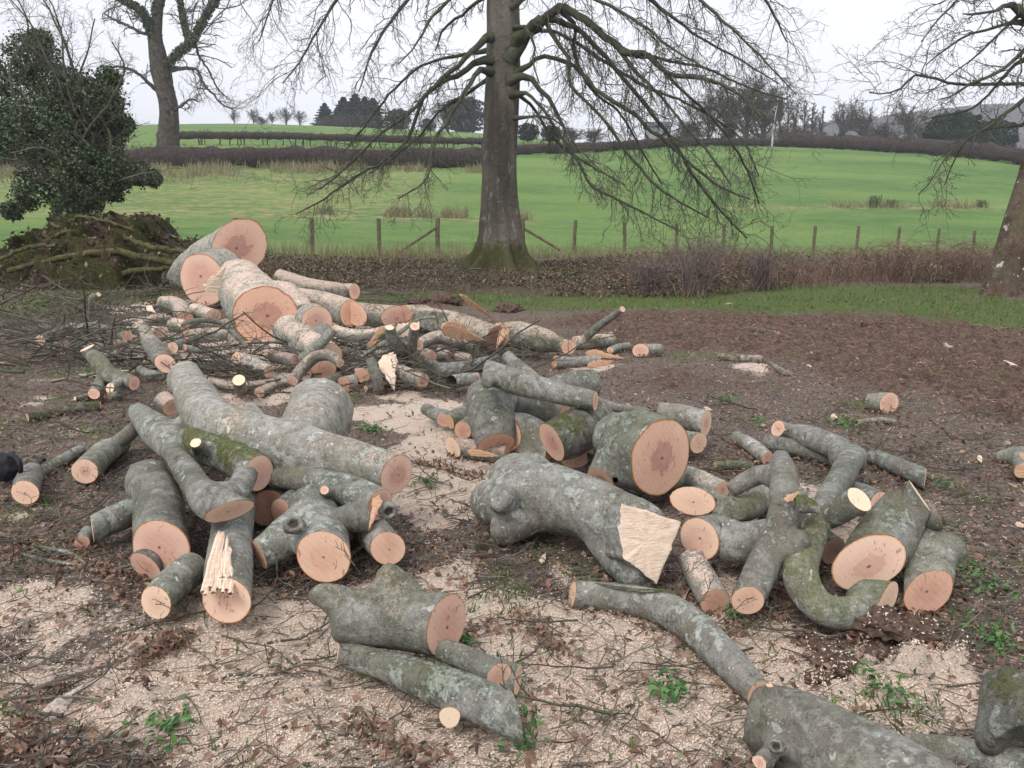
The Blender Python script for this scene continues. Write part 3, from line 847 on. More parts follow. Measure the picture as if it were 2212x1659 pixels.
def mat_beech_trunk():
    b = MB('beech_trunk_bark'); b.coords(False)
    pz = b.n('ShaderNodeSeparateXYZ', {0: b.co}).outputs[2]
    n1, n2, n3 = b.noise(1.2, 5, .6, b.stretch((1, 1, .35))), b.noise(9, 6, .7), b.noise(34, 4, .6)
    c = b.mix((.095, .085, .066), (.22, .20, .16), b.step(n1, .35, .65))
    c = b.mix(c, (.07, .062, .05), b.step(n2, .52, .68, 0, .6))
    pale = b.math('MULTIPLY', b.step(b.noise(5, 6, .75, b.stretch((1, 1, .4))), .56, .62), b.step(pz, 4.5, .4, 0, .95))
    c = b.mix(c, (.42, .41, .38), b.math('MULTIPLY', pale, b.step(n3, .35, .6)))
    dk = b.math('MULTIPLY', b.step(b.noise(3.3, 5, .7, b.stretch((1, 1, .25))), .6, .66), b.step(pz, 3, .5, 0, .8))
    c = b.mix(c, (.035, .04, .038), dk)
    mo = b.math('ADD', b.step(pz, 1.5, .1), b.math('MULTIPLY', b.math('SUBTRACT', n2, .5), 1.1))
    c = b.mix(c, b.mix((.04, .045, .015), (.12, .12, .035), n3), b.step(mo, .45, .75, 0, .85))
    nb = b.bump(n2, .9, .08); nb = b.bump(n3, .7, .03, nb)
    return b.done(c, nb, .9, .15)
tm = trunk_with_flare(nodes, np.array(beech_org), flare=1.9, ridges=10, depth=1.0, fh=.62, seed=4, k=110)
BEECH = [
 ([(1098, 110, 26), (1120, 92, 21), (1150, 58, 19), (1205, 18, 14), (1262, 40, 13), (1325, 90, 12), (1350, 112, 11), (1400, 118, 9), (1440, 160, 8), (1520, 170, 6), (1590, 200, 5), (1650, 260, 3)], 20.9, 18.0),
 ([(1100, 130, 22), (1135, 80, 17), (1180, 42, 12), (1240, 60, 9), (1300, 112, 8), (1345, 165, 7), (1395, 225, 7), (1450, 300, 6), (1500, 380, 5), (1560, 460, 4), (1615, 515, 2.5)], 20.8, 19.5),
 ([(1105, 165, 12), (1140, 140, 8), (1180, 122, 7), (1238, 140, 7), (1271, 177, 7), (1321, 217, 7), (1371, 247, 6), (1405, 283, 6), (1471, 335, 5), (1550, 400, 4), (1620, 430, 2.5)], 20.8, 18.8),
 ([(1100, 175, 13), (1130, 167, 10), (1160, 188, 8), (1185, 213, 7), (1206, 250, 6), (1221, 277, 5)], 20.7, 20.2),
 ([(1105, 205, 10), (1135, 200, 6), (1171, 233, 5), (1205, 283, 5), (1248, 347, 5), (1278, 400, 5), (1338, 433, 4), (1405, 467, 3.4), (1470, 500, 2)], 20.7, 18.0),
 ([(1150, 55, 10), (1171, 40, 7), (1200, 85, 7), (1228, 127, 6), (1235, 187, 6), (1281, 233, 5), (1328, 290, 5), (1371, 350, 5), (1438, 417, 4), (1530, 470, 2.5)], 20.5, 19.0),
 ([(1205, 18, 9), (1240, 50, 6), (1240, 110, 6), (1262, 170, 5), (1300, 215, 4), (1340, 245, 4), (1390, 330, 3), (1430, 400, 2)], 20.3, 21.5),
 ([(1325, 90, 8), (1370, 150, 6), (1420, 200, 5), (1470, 260, 4), (1530, 330, 4), (1580, 400, 2.5)], 19.5, 18.0),
 ([(1350, 112, 7), (1440, 130, 5), (1530, 150, 4), (1620, 190, 3), (1700, 215, 2)], 19.5, 21.5),
 ([(1400, 118, 6), (1480, 200, 5), (1560, 280, 4), (1610, 360, 3), (1640, 440, 2)], 19.3, 21.0),
 ([(1110, 60, 7), (1135, 60, 5), (1155, 100, 4), (1150, 130, 3), (1165, 180, 2)], 20.0, 19.2),
 ([(1110, 255, 6), (1160, 250, 3.5), (1205, 265, 3), (1250, 320, 2.5), (1300, 370, 2), (1340, 400, 1.5)], 20.4, 18.0),
 ([(1060, 80, 13), (1040, 92, 10), (988, 143, 8), (938, 185, 7), (898, 232, 6), (850, 270, 5), (810, 300, 4), (750, 360, 4), (690, 410, 2.5)], 20.7, 18.6),
 ([(1062, 130, 13), (1036, 135, 10), (988, 160, 9), (925, 200, 7), (888, 283, 6), (865, 320, 5), (821, 353, 4), (765, 383, 4), (700, 430, 3), (640, 462, 2)], 20.7, 19.4),
 ([(1060, 155, 12), (1038, 150, 9), (1010, 190, 7), (971, 253, 6), (942, 300, 5), (932, 350, 4), (915, 395, 3), (860, 430, 2)], 20.7, 18.0),
 ([(1060, 110, 9), (1030, 115, 7), (960, 125, 5), (900, 150, 4), (840, 205, 4), (790, 270, 3), (740, 330, 2)], 21.2, 23.5),
 ([(1062, 170, 8), (1040, 178, 6), (990, 215, 5), (950, 240, 4), (900, 300, 4), (850, 340, 3), (800, 375, 2)], 21.3, 23.5),
 ([(1105, 190, 8), (1150, 230, 5), (1190, 290, 4), (1230, 330, 4), (1280, 360, 3), (1350, 400, 2)], 21.3, 24.0),
 ([(1100, 60, 10), (1200, 70, 6), (1300, 130, 6), (1400, 190, 5), (1500, 230, 4), (1600, 300, 3), (1640, 380, 2)], 21.5, 25.0),
 ([(1080, -60, 14), (1000, -90, 9), (930, -60, 8), (870, 10, 6), (835, 60, 5), (800, 120, 4), (775, 200, 2)], 20.8, 18.5),
 ([(1080, -160, 14), (950, -190, 9), (820, -110, 8), (740, -20, 6), (690, 60, 4), (650, 130, 3), (610, 180, 2)], 20.8, 17.5),
 ([(1080, -110, 12), (1010, -70, 7), (970, 0, 6), (930, 40, 5), (900, 95, 3), (860, 140, 2)], 20.8, 19.2),
 ([(1085, -20, 10), (1040, 0, 6), (1000, 30, 5), (960, 62, 4), (940, 110, 2)], 20.9, 22.4),
 ([(1080, -230, 14), (920, -330, 9), (760, -250, 7), (640, -120, 5), (590, 0, 3), (560, 90, 2)], 21, 22.0),
 ([(1090, -80, 14), (1250, -150, 9), (1400, -90, 8), (1500, -10, 6), (1590, 70, 4), (1660, 140, 3), (1720, 205, 1.6)], 20.8, 18.0),
 ([(1090, -160, 12), (1300, -260, 9), (1480, -200, 7), (1600, -90, 5), (1660, 10, 4), (1700, 90, 2)], 20.8, 21.5),
 ([(1090, -20, 12), (1200, -70, 9), (1330, -50, 7), (1430, 20, 6), (1510, 80, 4), (1600, 130, 3), (1680, 180, 2)], 20.8, 22.0),
 ([(1090, 20, 10), (1180, -20, 7), (1290, 0, 6), (1380, 50, 5), (1460, 110, 4), (1530, 150, 2)], 20.8, 17.2),
]
big_tree('standing_beech', 'huge bare beech with grey flared trunk and drooping boughs behind the felled logs',
    [pxlimb(n, a - 1.4, b_ - 1.4) for n, a, b_ in BEECH], tm, mat_beech_trunk(), beech_org,
    dict(n1=7.0, n2=6, n3=4, droop=.16, l1=.18, r1=.0105), M_TWIG)

# -- the trunk leaning in at the right edge
YR = 14.0
rp, rs = D(2165, 640, YR)
nodes = []
for px, py, r in [(2162, 640, 36), (2170, 600, 32), (2190, 520, 31), (2213, 440, 30), (2240, 350, 30), (2272, 200, 30), (2275, 60, 30), (2240, -60, 26), (2225, -200, 20)]:
    p, s = D(px, py, YR); nodes.append((*p, r * s))
M_RTRUNK = mat_bark('reddish_trunk_bark', (.055, .038, .028), (.15, .095, .065), 3.0)
tm = trunk_with_flare(nodes, np.array(rp), flare=.8, ridges=6, depth=.6, fh=.4, seed=9, M=60)
RT = [
 ([(2238, 60, 20), (2222, 25, 16), (2180, 10, 9), (2150, 22, 5), (2110, 30, 4), (2081, 30, 2)], 14, 13),
 ([(2240, 185, 10), (2211, 182, 6), (2107, 183, 5), (2057, 181, 4.5), (2014, 168, 4.5), (1974, 163, 4), (1951, 188, 3.4), (1914, 202, 2.6), (1878, 200, 1.2)], 14, 12.4),
 ([(2238, 80, 12), (2211, 110, 7), (2167, 150, 5.5), (2107, 177, 4.5), (2060, 206, 3), (2030, 215, 1.5)], 14, 13),
 ([(2240, 190, 12), (2211, 213, 7), (2157, 257, 5), (2107, 290, 4), (2050, 330, 3), (2015, 385, 2), (1985, 420, 1)], 14, 12.8),
 ([(2235, 50, 12), (2190, 45, 6), (2150, 60, 5), (2090, 75, 4), (2040, 110, 3), (2000, 140, 2)], 14, 13.4),
 ([(2235, 120, 9), (2190, 140, 5), (2140, 200, 4), (2090, 240, 3), (2030, 250, 2.4), (1990, 260, 1.4)], 14, 15),
 ([(2235, 0, 14), (2170, -40, 8), (2100, -30, 6), (2060, 10, 4), (2020, 50, 3), (1990, 90, 1.6)], 14, 12.6),
 ([(2240, 250, 8), (2190, 275, 5), (2140, 275, 4), (2090, 300, 3), (2060, 350, 2), (2040, 400, 1.2)], 14, 15),
 ([(2235, 10, 8), (2160, 70, 4), (2110, 120, 3), (2070, 150, 2), (2020, 190, 1.2)], 14, 15.5)]
big_tree('leaning_tree', 'dark reddish-brown trunk with mossy foot and drooping twigs at the right edge',
    [pxlimb(n, a, b_) for n, a, b_ in RT], tm, M_RTRUNK, rp, dict(n1=5, n2=5, n3=4, droop=.06, l1=.32, r1=.014), M_TWIG)
bpy.data.objects['leaning_tree'].children[0]['moss'] = .35

# -- ivied oak on the left
YO = 82.0
op, os_ = D(366, 322, YO)
nodes = []
for px, py, r in [(366, 326, 23), (365, 300, 21), (364, 233, 19), (355, 190, 19), (348, 155, 20), (340, 110, 17), (336, 80, 14), (340, 30, 10), (343, -40, 8), (345, -120, 5)]:
    p, s = D(px, py, YO); nodes.append((*p, r * s))
tm = trunk_with_flare(nodes, np.array(op), flare=.3, ridges=5, depth=.6, fh=1.0, seed=14, M=60, k=24)
M_OAKB = mat_simple('oak_bark', (.045, .036, .028), (.12, .10, .08), 3, bump=.5, dist=.1)
OAK = [
 ([(338, 90, 13), (322, 60, 11), (312, 32, 10), (290, 12, 9), (262, -2, 8), (220, -30, 6), (170, -60, 4)], 82, 79),
 ([(350, 150, 12), (372, 130, 12), (392, 108, 11), (412, 92, 11), (430, 60, 10), (450, 25, 9), (466, 0, 9), (485, -50, 6), (500, -120, 3)], 82, 80),
 ([(410, 92, 8), (400, 60, 7), (392, 20, 6), (385, -30, 5), (380, -100, 3)], 81, 84),
 ([(350, 205, 8), (322, 180, 6), (300, 160, 5), (280, 150, 5), (255, 143, 4), (225, 150, 2.5)], 82, 80),
 ([(372, 150, 7), (400, 148, 6), (424, 150, 5), (432, 165, 5), (443, 187, 4), (462, 205, 3.5), (480, 226, 2.5), (510, 240, 1.5)], 82, 80),
 ([(335, 80, 7), (300, 68, 5), (270, 52, 5), (250, 45, 4), (225, 30, 2)], 82, 84),
 ([(420, 85, 5), (430, 120, 4), (450, 150, 3), (470, 190, 2.4), (500, 220, 1.5)], 82, 85),
 ([(345, 30, 6), (360, -10, 5), (400, -60, 4), (430, -120, 3)], 82, 85),
 ([(362, 240, 5), (390, 230, 4), (410, 215, 3), (430, 220, 2)], 82, 79)]
oak = big_tree('ivied_oak', 'bare oak with ivy clad trunk and forks, rising from the hedge at the left',
    [pxlimb(n, a, b_) for n, a, b_ in OAK], tm, M_OAKB, op, dict(n1=2.0, n2=6, n3=4, droop=.03, l1=.42, r1=.06), M_TWIG_FAR, M_OAKB)
C = []
for n_, a, b_ in [([(x_, y_, r_) for x_, y_, r_ in [(366, 326, 23), (364, 233, 19), (348, 155, 20), (336, 80, 14), (340, 0, 12), (345, -80, 8)]], 82, 82)] + OAK[:3]:
    q = resample(pxlimb(n_, a, b_), 300)
    for kk in range(9):
        C.append(q[:, :3] + _unit(rng.normal(size=(300, 3))) * (q[:, 3:4] * rng.uniform(.95, 1.5, (300, 1)) + .05))
C = np.concatenate(C) - np.array(op)
tag(link('ivy', mesh_arrays('ivy', *leaf_cards(C, .16)), M_IVY, oak), kind='stuff')

RSC = 1.0
# -- evergreen bush with bare stems on the left
def left_bush():
    org = np.array(D(165, 462, 21.5)[0])
    root = thing('ivied_hawthorn', 'dark ivy covered tree with pale bare stems standing at the left edge', 'tree', tuple(org))
    rg = np.random.default_rng(5)
    clumps = [(70, 130, 60, 1), (40, 200, 75, 1.2), (150, 200, 60, 1), (215, 215, 50, 1), (110, 280, 85, 2), (200, 290, 65, 1.4), (30, 290, 60, 1), (170, 360, 60, 1.2),
              (250, 370, 45, .8), (300, 372, 32, .5), (330, 385, 20, .3), (175, 420, 52, 1.0), (160, 460, 45, .8), (80, 400, 50, .5), (215, 400, 40, .5), (50, 430, 30, .35), (25, 455, 22, .25), (260, 270, 30, .4), (235, 170, 28, .3), (85, 90, 28, .35), (250, 420, 18, .12), (-60, 200, 80, 1)]
    C = []
    for px, py, r, w in clumps:
        Yd = 21.5 + rg.uniform(-.7, .7)
        p, s = D(px, py, Yd)
        n = int(4300 * w)
        d = _unit(rg.normal(size=(n, 3))) * (rg.uniform(0, 1, (n, 1)) ** .45) * r * s * np.array([1, 1.1, .95]) * (1 + (rg.uniform(size=(n, 1)) > .93) * rg.uniform(0, .45, (n, 1)))
        c = np.array(p) + d
        sub = _unit(rg.normal(size=(60, 3))) * r * s * .85 + np.array(p)
        keep = fbm(c[:, 0] * 3.1, c[:, 2] * 3.1 + c[:, 1] * 2, 3, 3) > .40
        C.append(c[keep]); C.append((sub[:, None, :] + rg.normal(size=(60, 9, 3)) * r * s * .16).reshape(-1, 3)[:int(540 * min(w, 1))])
    C = np.concatenate(C) - org
    C = C[C[:, 2] > -.6]
    tag(link('ivy', mesh_arrays('ivy', *leaf_cards(C, .042, asp=.7)), M_IVY, root), kind='stuff')
    st = [([(170, 470, 14), (165, 400, 12), (175, 330, 10), (165, 230, 7), (150, 120, 5), (110, 30, 3.5), (60, -60, 2)], 21.5, 21),
          ([(172, 460, 12), (190, 380, 8), (205, 300, 7), (165, 250, 5), (140, 150, 4), (130, 60, 3), (95, -30, 2)], 21.4, 20.5),
          ([(172, 450, 10), (230, 350, 6), (235, 280, 5), (170, 190, 4), (190, 110, 3), (205, 40, 2)], 21.3, 20.4),
          ([(165, 440, 9), (100, 370, 6), (50, 250, 5), (20, 150, 4), (60, 60, 3), (20, -40, 2)], 21.3, 20.5),
          ([(172, 440, 8), (210, 360, 5), (180, 300, 4), (90, 250, 3.4), (40, 190, 3), (-20, 150, 2)], 21.2, 20.2),
          ([(172, 450, 8), (240, 400, 5), (290, 380, 3.5), (340, 370, 2.5)], 21.2, 20.2),
          ([(165, 455, 8), (110, 390, 5), (50, 350, 3.4), (-20, 340, 2.5)], 21.2, 20.0),
          ([(175, 470, 6), (190, 400, 4), (160, 360, 3), (90, 320, 3), (20, 330, 2)], 21.2, 19.8),
          ([(175, 300, 5), (230, 230, 4), (270, 150, 3), (240, 90, 2)], 21.0, 20.0),
          ([(150, 230, 5), (100, 120, 4), (60, 40, 3), (0, -20, 2)], 21.0, 20.2)]
    P1s, R1s = [], []
    for n_, a, b_ in st:
        P, Rr, k = limb_mesh(pxlimb(n_, a, b_)); Rr = Rr * .62
        link('stem', mesh_arrays('stem', *tubes(P - org, Rr, 6, .08), True), M_STEM, root)
        p1, r1 = grow(P, Rr, 16, 7, .28, .4, .45, .02, .16, .2, 1, .006); P1s.append(p1); R1s.append(r1)
    P1, R1 = np.concatenate(P1s), np.minimum(np.concatenate(R1s), .014)
    P2, R2 = grow(P1, R1, 8, 5, .5, .6, .5, .02, .25, .1, 1, .004)
    P3, R3 = grow(P2, R2, 3, 4, .5, .6, .5, .02, .3, .1, 1, .003)
    tag(link('twigs', mesh_arrays('twigs', *join([tubes(P1 - org, R1, 3), tubes(P2 - org, R2, 3), tubes(P3 - org, R3, 3)])), M_TWIG, root), kind='stuff')
M_STEM = mat_simple('pale_stem_bark', (.09, .085, .06), (.17, .16, .115), 12, bump=.3)
left_bush()

# ------------------------------------------------------------------ fence
def fence():
    posts = [(361, 470), (510, 471), (672, 472), (818, 472), (944, 471), (1071, 473), (1130, 472), (1242, 475), (1350, 479), (1463, 483), (1565, 484), (1669, 488), (1762, 488), (1855, 489), (1943, 490), (2029, 494), (2107, 498)]
    root_p = None; tops = []
    for i, (px, top) in enumerate(posts):
        Y = float(fence_Y(np.array((px - CX) / FPX * 1.0)))
        (x, y, zt), s = D(px, top, Y)
        zg = gz1(x, y)
        if root_p is None:
            root = thing('wire_fence', 'post and wire fence between the bank and the green pasture', 'fence', (x, y, zg)); root_p = np.array([x, y, zg])
        r = (.068 if i < 6 else .064) * (1.15 if i in (4, 6) else 1)
        h = zt - zg
        P = np.array([[[x, y, zg - .15], [x + rnd.uniform(-.015, .015), y, zg + h * .5], [x + rnd.uniform(-.03, .03), y, zt]]]) - root_p
        V, F = tubes(P, np.full((1, 3), r), 10, .05)
        V = np.vstack([V, P[0, -1] + [0, 0, .012]]); n = len(V) - 1
        F3 = [(n - 10 + j, n - 10 + (j + 1) % 10, n) for j in range(10)]
        link('post', mesh_arrays('post', V, F, False, None, F3), M_STAKE, root)
        tops.append((x, y, zt, zg))
    for i, (px0, py0, px1, py1) in {4: (942, 492, 858, 548), 6: (1133, 494, 1210, 540)}.items():
        Y = tops[i][1]
        a, s = D(px0, py0, Y - .05); b_, s = D(px1, py1, Y - .2)
        P = np.array([[a, (np.array(a) + np.array(b_)) / 2, b_]]) - root_p
        link('brace', mesh_arrays('brace', *tubes(P, np.full((1, 3), .05), 8)), M_STAKE, root)
    Tp = np.array(tops)
    for dz in (.07, .32, .55, .78):
        P = np.stack([Tp[:, 0], Tp[:, 1] - .07, np.maximum(Tp[:, 2] - dz, Tp[:, 3] + .05)], -1)[None] - root_p
        link('wire', mesh_arrays('wire', *tubes(P, np.full((1, len(Tp)), .004), 3)), M_WIRE, root)
fence()

# ------------------------------------------------------------------ bank vegetation
def region(n, t0, t1, ya, yb):
    t = rng.uniform(t0, t1, n); Y = rng.uniform(0, 1, n)
    lo, hi = ya(t), yb(t)
    Y = lo + (hi - lo) * Y
    return t * Y, Y, t


def thicket():
    # arching bramble and shrub stems
    n = 4600
    X, Y, t = region(n, -.35, .66, lambda t: bank_front(t), lambda t: np.interp(t, [-.35, 0, .1, .2, .66], [19.5, 18.8, 17.8, 17.6, 20.0]))
    hgt = np.interp(t, [-.35, -.2, -.06, .05, .12, .2, .3, .45, .66], [.2, .18, .11, .12, .3, .52, .5, .46, .46]) * rng.uniform(.35, 1.1, n) * (.25 + 1.5 * sstep(.3, .7, fbm(X * .7, Y * .7, 31)))
    a = rng.uniform(0, 6.28, n); Lh = hgt * rng.uniform(.3, 1.7, n)
    M = 6; s = np.linspace(0, 1, M)[None, :]
    z0 = gz(X, Y)
    P = np.stack([X[:, None] + np.cos(a)[:, None] * Lh[:, None] * s ** 1.4, Y[:, None] + np.sin(a)[:, None] * Lh[:, None] * s ** 1.4,
                  z0[:, None] - .03 + hgt[:, None] * np.sin(s * rng.uniform(1.3, 2.5, (n, 1)))], -1)
    P += rng.normal(size=P.shape) * .025 * s[..., None]
    Rr = rng.uniform(.003, .0065, (n, 1)) * np.linspace(1.2, .45, M)[None]
    c1, r1 = grow(P, Rr, 2, 4, .4, .7, .6, .02, .25, .3, 1, .0025)
    keep = rng.uniform(size=len(c1)) < .8
    V, F = join([tubes(P, Rr, 3), tubes(c1[keep], r1[keep], 3)])
    tag(link('bramble_thicket', mesh_arrays('bramble_thicket', V, F), M_BRAMBLE), 'tangle of purple-brown bramble stems along the bank below the fence', 'brambles', kind='stuff')
    # ivy and undergrowth leaves
    n = 85000
    X, Y, t = region(n, -.62, .7, lambda t: bank_front(t) + .1, lambda t: np.minimum(fence_Y(t) - .6, 23))
    d = fbm(X * .9, Y * .9, 13, 4)
    w = np.interp(t, [-.62, -.3, 0, .1, .3, .66], [.62, .6, .62, .52, .47, .53])
    k = d < w - .02
    X, Y = X[k], Y[k]
    z = gz(X, Y) + rng.uniform(0, 1, k.sum()) ** 2 * np.interp(X / Y, [-.3, -.06, .06, .2, .6], [.22, .1, .12, .45, .4]) + .015
    tag(link('ivy_undergrowth', mesh_arrays('ivy_undergrowth', *leaf_cards(np.stack([X, Y, z], -1), .032, .3)), M_UNDER), 'dark ivy and dead leaf undergrowth on the bank round the beech', 'undergrowth', kind='stuff')
M_UNDER = mat_island('undergrowth_leaf', [(.04, .058, .028), (.07, .085, .04), (.17, .105, .075), (.05, .065, .04), (.24, .17, .12), (.10, .105, .05), (.13, .085, .065), (.30, .23, .16)], .7)
thicket()

def bare_shrub():
    for (px, py, hpx, w, label) in [(1500, 640, 118, 150, 'wide multi-stemmed bare shrub in front of the brambles right of the beech'),
                                    (1640, 625, 80, 110, 'smaller bare shrub standing right of the wide multi-stemmed one'),
                                    (1400, 640, 70, 100, 'low bare shrub left of the wide multi-stemmed one')]:
        p, s = G(px, py)
        z = gz1(p[0], p[1])
        root = thing('bare_bush', label, 'bush', (p[0], p[1], z))
        n = 26
        a = rng.uniform(0, 6.28, n); h = hpx * s * rng.uniform(.55, 1.1, n); sp = w * s * .5 * rng.uniform(.1, 1.0, n)
        M = 8; t = np.linspace(0, 1, M)[None]
        P = np.stack([np.cos(a)[:, None] * sp[:, None] * t ** 1.3 + rng.normal(size=(n, 1)) * .12, np.sin(a)[:, None] * sp[:, None] * t ** 1.3, h[:, None] * np.sin(t * 1.7) - .03], -1)
        P += rng.normal(size=P.shape) * .02
        Rr = rng.uniform(.007, .014, (n, 1)) * np.linspace(1, .4, M)
        link('stems', mesh_arrays('stems', *tubes(P, Rr, 5), True), M_BUSH, root)
        P1, R1 = grow(P, Rr, 10, 5, .4, .5, .5, .0, .22, .2, 1, .003)
        P2, R2 = grow(P1, R1, 5, 4, .5, .7, .5, .0, .3, .1, 1, .0025)
        tag(link('twigs', mesh_arrays('twigs', *join([tubes(P1, R1, 3), tubes(P2, R2, 3)])), M_BUSH, root), kind='stuff')
M_BUSH = mat_island('bush_stem', [(.15, .11, .10), (.20, .155, .14), (.11, .085, .08), (.25, .21, .19)])
bare_shrub()

def dry_tufts():
    n = 9000
    n = 7000
    X, Y, t = region(n, -.62, .62, lambda t: fence_Y(t) - 2.2, lambda t: fence_Y(t) + .4)
    P0 = np.stack([X, Y, gz(X, Y)], -1)
    d = rng.normal(size=(n, 3)) * .12 + np.array([0, 0, .28]) * rng.uniform(.5, 1.5, (n, 1))
    P = np.stack([P0, P0 + d * .6, P0 + d + rng.normal(size=(n, 3)) * .04], 1)
    V, F = tubes(P, np.full((n, 3), .007) * np.array([[1, .8, .3]]), 3)
    tag(link('dry_grass', mesh_arrays('dry_grass', V, F), M_DRY), 'straw-coloured dead grass along the fence line', 'grass', kind='stuff')
    # tussocks and rough patches in the pasture
    rows = []
    for px, py, r, k in [(865, 469, 26, 300), (918, 466, 16, 200), (970, 463, 18, 240), (1000, 465, 12, 120), (845, 472, 14, 140), (700, 466, 30, 160), (1130, 467, 20, 120),
                         (1905, 452, 60, 320), (2060, 460, 50, 250), (1820, 455, 30, 120)]:
        Yt = 46 if px < 1300 else 52 + 14 * (px - CX) / FPX
        p, s = D(px, py, Yt)
        x = p[0] + rng.normal(size=k) * r * s * .5; y = Yt + rng.normal(size=k) * .5
        rows.append(np.stack([x, y], -1))
    # tall bleached grass under the left hedge
    k = 9000
    t = rng.uniform(-.62, -.02, k); Yh = 73.2 + np.interp(t, [-.5, 0], [0, 8]) - np.abs(rng.normal(size=k)) * np.interp(t, [-.4, -.1], [5, 1.2])
    sel = fbm(t * 25, Yh * .15, 8) + rng.normal(size=k) * .06 > .50
    rows.append(np.stack([(t * Yh)[sel], Yh[sel]], -1))
    Q = np.concatenate(rows); n = len(Q)
    P0 = np.stack([Q[:, 0], Q[:, 1], gz(Q[:, 0], Q[:, 1])], -1)
    far = (Q[:, 1] > 60)[:, None]
    d = (rng.normal(size=(n, 3)) * .16 + np.array([0, 0, .36]) * rng.uniform(.5, 1.3, (n, 1))) * np.where(far, 1.5, 1.0)
    P = np.stack([P0, P0 + d * .6, P0 + d], 1)
    V, F = tubes(P, np.full((n, 3), .016) * np.array([[1, .8, .3]]) * np.where(far, 1.4, 1), 3)
    tag(link('pasture_tussocks', mesh_arrays('pasture_tussocks', V, F), M_DRY), 'brown tussocks and bleached tall grass out in the pasture', 'grass', kind='stuff')
dry_tufts()
for px, h, lab in [(1888, 26, 'dark upright rush clump in the pasture, the taller of two'), (1926, 17, 'low dark rush clump right of the taller one'), (2118, 18, 'small dark rush clump nearest the leaning trunk')]:
    Yt = 52 + 14 * (px - CX) / FPX
    p, s = D(px, 456, Yt); n = 70
    z = gz1(p[0], p[1]); d = rng.normal(size=(n, 3)) * np.array([.12, .12, 0]) + np.array([0, 0, 1]) * rng.uniform(.5, 1, (n, 1)) * h * s
    b0 = rng.normal(size=(n, 3)) * np.array([.18, .18, 0])
    tag(link('rush_clump', mesh_arrays('rush_clump', *tubes(np.stack([b0, b0 + d * .6, b0 + d], 1), np.full((n, 3), .015), 3)), M_IVY, loc=(p[0], p[1], z)), lab, 'rushes')

# ------------------------------------------------------------------ root plate mound on the left
def root_plate():
    c, s = D(215, 560, 16.2)
    org = np.array([c[0], 16.2, 0.0])
    root = thing('root_plate', 'upturned root plate of the felled beech, brown earth and moss', 'root plate', tuple(org))
    prof = [(-40, 562), (0, 545), (40, 520), (90, 505), (130, 492), (160, 468), (200, 478), (240, 462), (290, 470), (325, 462), (345, 500), (385, 528), (425, 514), (452, 545), (470, 590)]
    pxs, pys = zip(*prof)
    nu, nv = 150, 46
    u = np.linspace(-60, 480, nu); V = np.zeros((nv, nu, 3))
    for j in range(nv):
        a = math.pi * j / (nv - 1)
        for i in range(nu):
            top = np.interp(u[i], pxs, pys)
            (x, y, zt), s = D(u[i], top, 16.2)
            h = max(zt, .03)
            dep = .5 + h * .85
            V[j, i] = (x, 16.2 - math.cos(a) * dep, math.sin(a) ** .75 * h - .02)
    n1 = fbm(V[..., 0] * 2.2 + V[..., 2], V[..., 1] * 2.2 + V[..., 2] * 2, 71, 5) - .5
    n2 = fbm(V[..., 0] * 9 + V[..., 2] * 5, V[..., 1] * 9 + V[..., 2] * 7, 72, 4) - .5
    k = np.sin(np.linspace(0, math.pi, nv))[:, None]
    V[..., 1] -= (n1 * 1.1 + n2 * .38) * k; V[..., 2] += (n1 * .35 + n2 * .28) * k
    V = V.reshape(-1, 3) - org
    a = (np.arange(nv - 1)[:, None] * nu + np.arange(nu - 1)[None]).ravel()
    b = MB('mossy_earth'); b.coords(False)
    m1, m2 = b.noise(1.6, 5, .65), b.noise(16, 6, .7)
    cc = b.mix((.055, .042, .028), (.17, .115, .08), b.step(m2, .35, .65))
    cc = b.mix(cc, b.mix((.045, .055, .018), (.12, .125, .04), m2), b.step(m1, .42, .56, 0, .85))
    mt = b.done(cc, b.bump(m2, 1., .12), .95, .1)
    link('earth', mesh_arrays('earth', V, np.stack([a, a + 1, a + nu + 1, a + nu], -1), True), mt, root)
    for q in [[(20, 585, 9), (120, 560, 12), (220, 545, 16), (330, 560, 18), (400, 575, 14)], [(60, 610, 7), (180, 600, 10), (300, 585, 14), (390, 580, 12)],
              [(150, 480, 6), (175, 470, 8), (230, 478, 8), (290, 500, 7)], [(250, 500, 8), (310, 530, 12), (360, 540, 14), (420, 545, 12)], [(340, 625, 5), (370, 600, 7), (410, 580, 9)],
              [(100, 520, 6), (150, 500, 8), (200, 520, 8), (240, 550, 9)], [(0, 560, 6), (60, 535, 8), (120, 530, 8)]]:
        n3 = []
        for i, (px, py, r) in enumerate(q):
            p, s = D(px, py, 14.7 + (.5 if py < 530 else 0)); n3.append((*p, r * s * .48))
        P, Rr, k_ = limb_mesh(n3, seg=22)
        o = link('root', mesh_arrays('root', *tubes(P - org, Rr, 9, .12), True), M_ROOT, root)
        o['moss'] = 1.0
    n = 2600
    i = rng.integers(0, len(V), n); Cc = V[i] + rng.normal(size=(n, 3)) * .05
    tag(link('leaves', mesh_arrays('leaves', *leaf_cards(Cc, .05)), M_UNDER, root), kind='stuff')
    return org
M_ROOT = mat_simple('mossy_root', (.05, .042, .022), (.125, .12, .045), 12, bump=.8, dist=.04)
root_plate()

# ------------------------------------------------------------------ felled logs
LOGS = []
def node3(nd):
    """(px, py, r_px [, z]) -> world x, y, z, r ; z None rests on the ground"""
    px, py, r = nd[:3]
    if len(nd) > 3 and nd[3] is not None:
        if nd[3] < 0:                       # negative: a depth instead of a height
            p, s = D(px, py, -nd[3])
        else:
            p, s = G(px, py, nd[3])
        return (*p, r * s)
    z = .05
    for _ in range(4):
        p, s = G(px, py, z); z = r * s * .86
    return (*p, r * s)

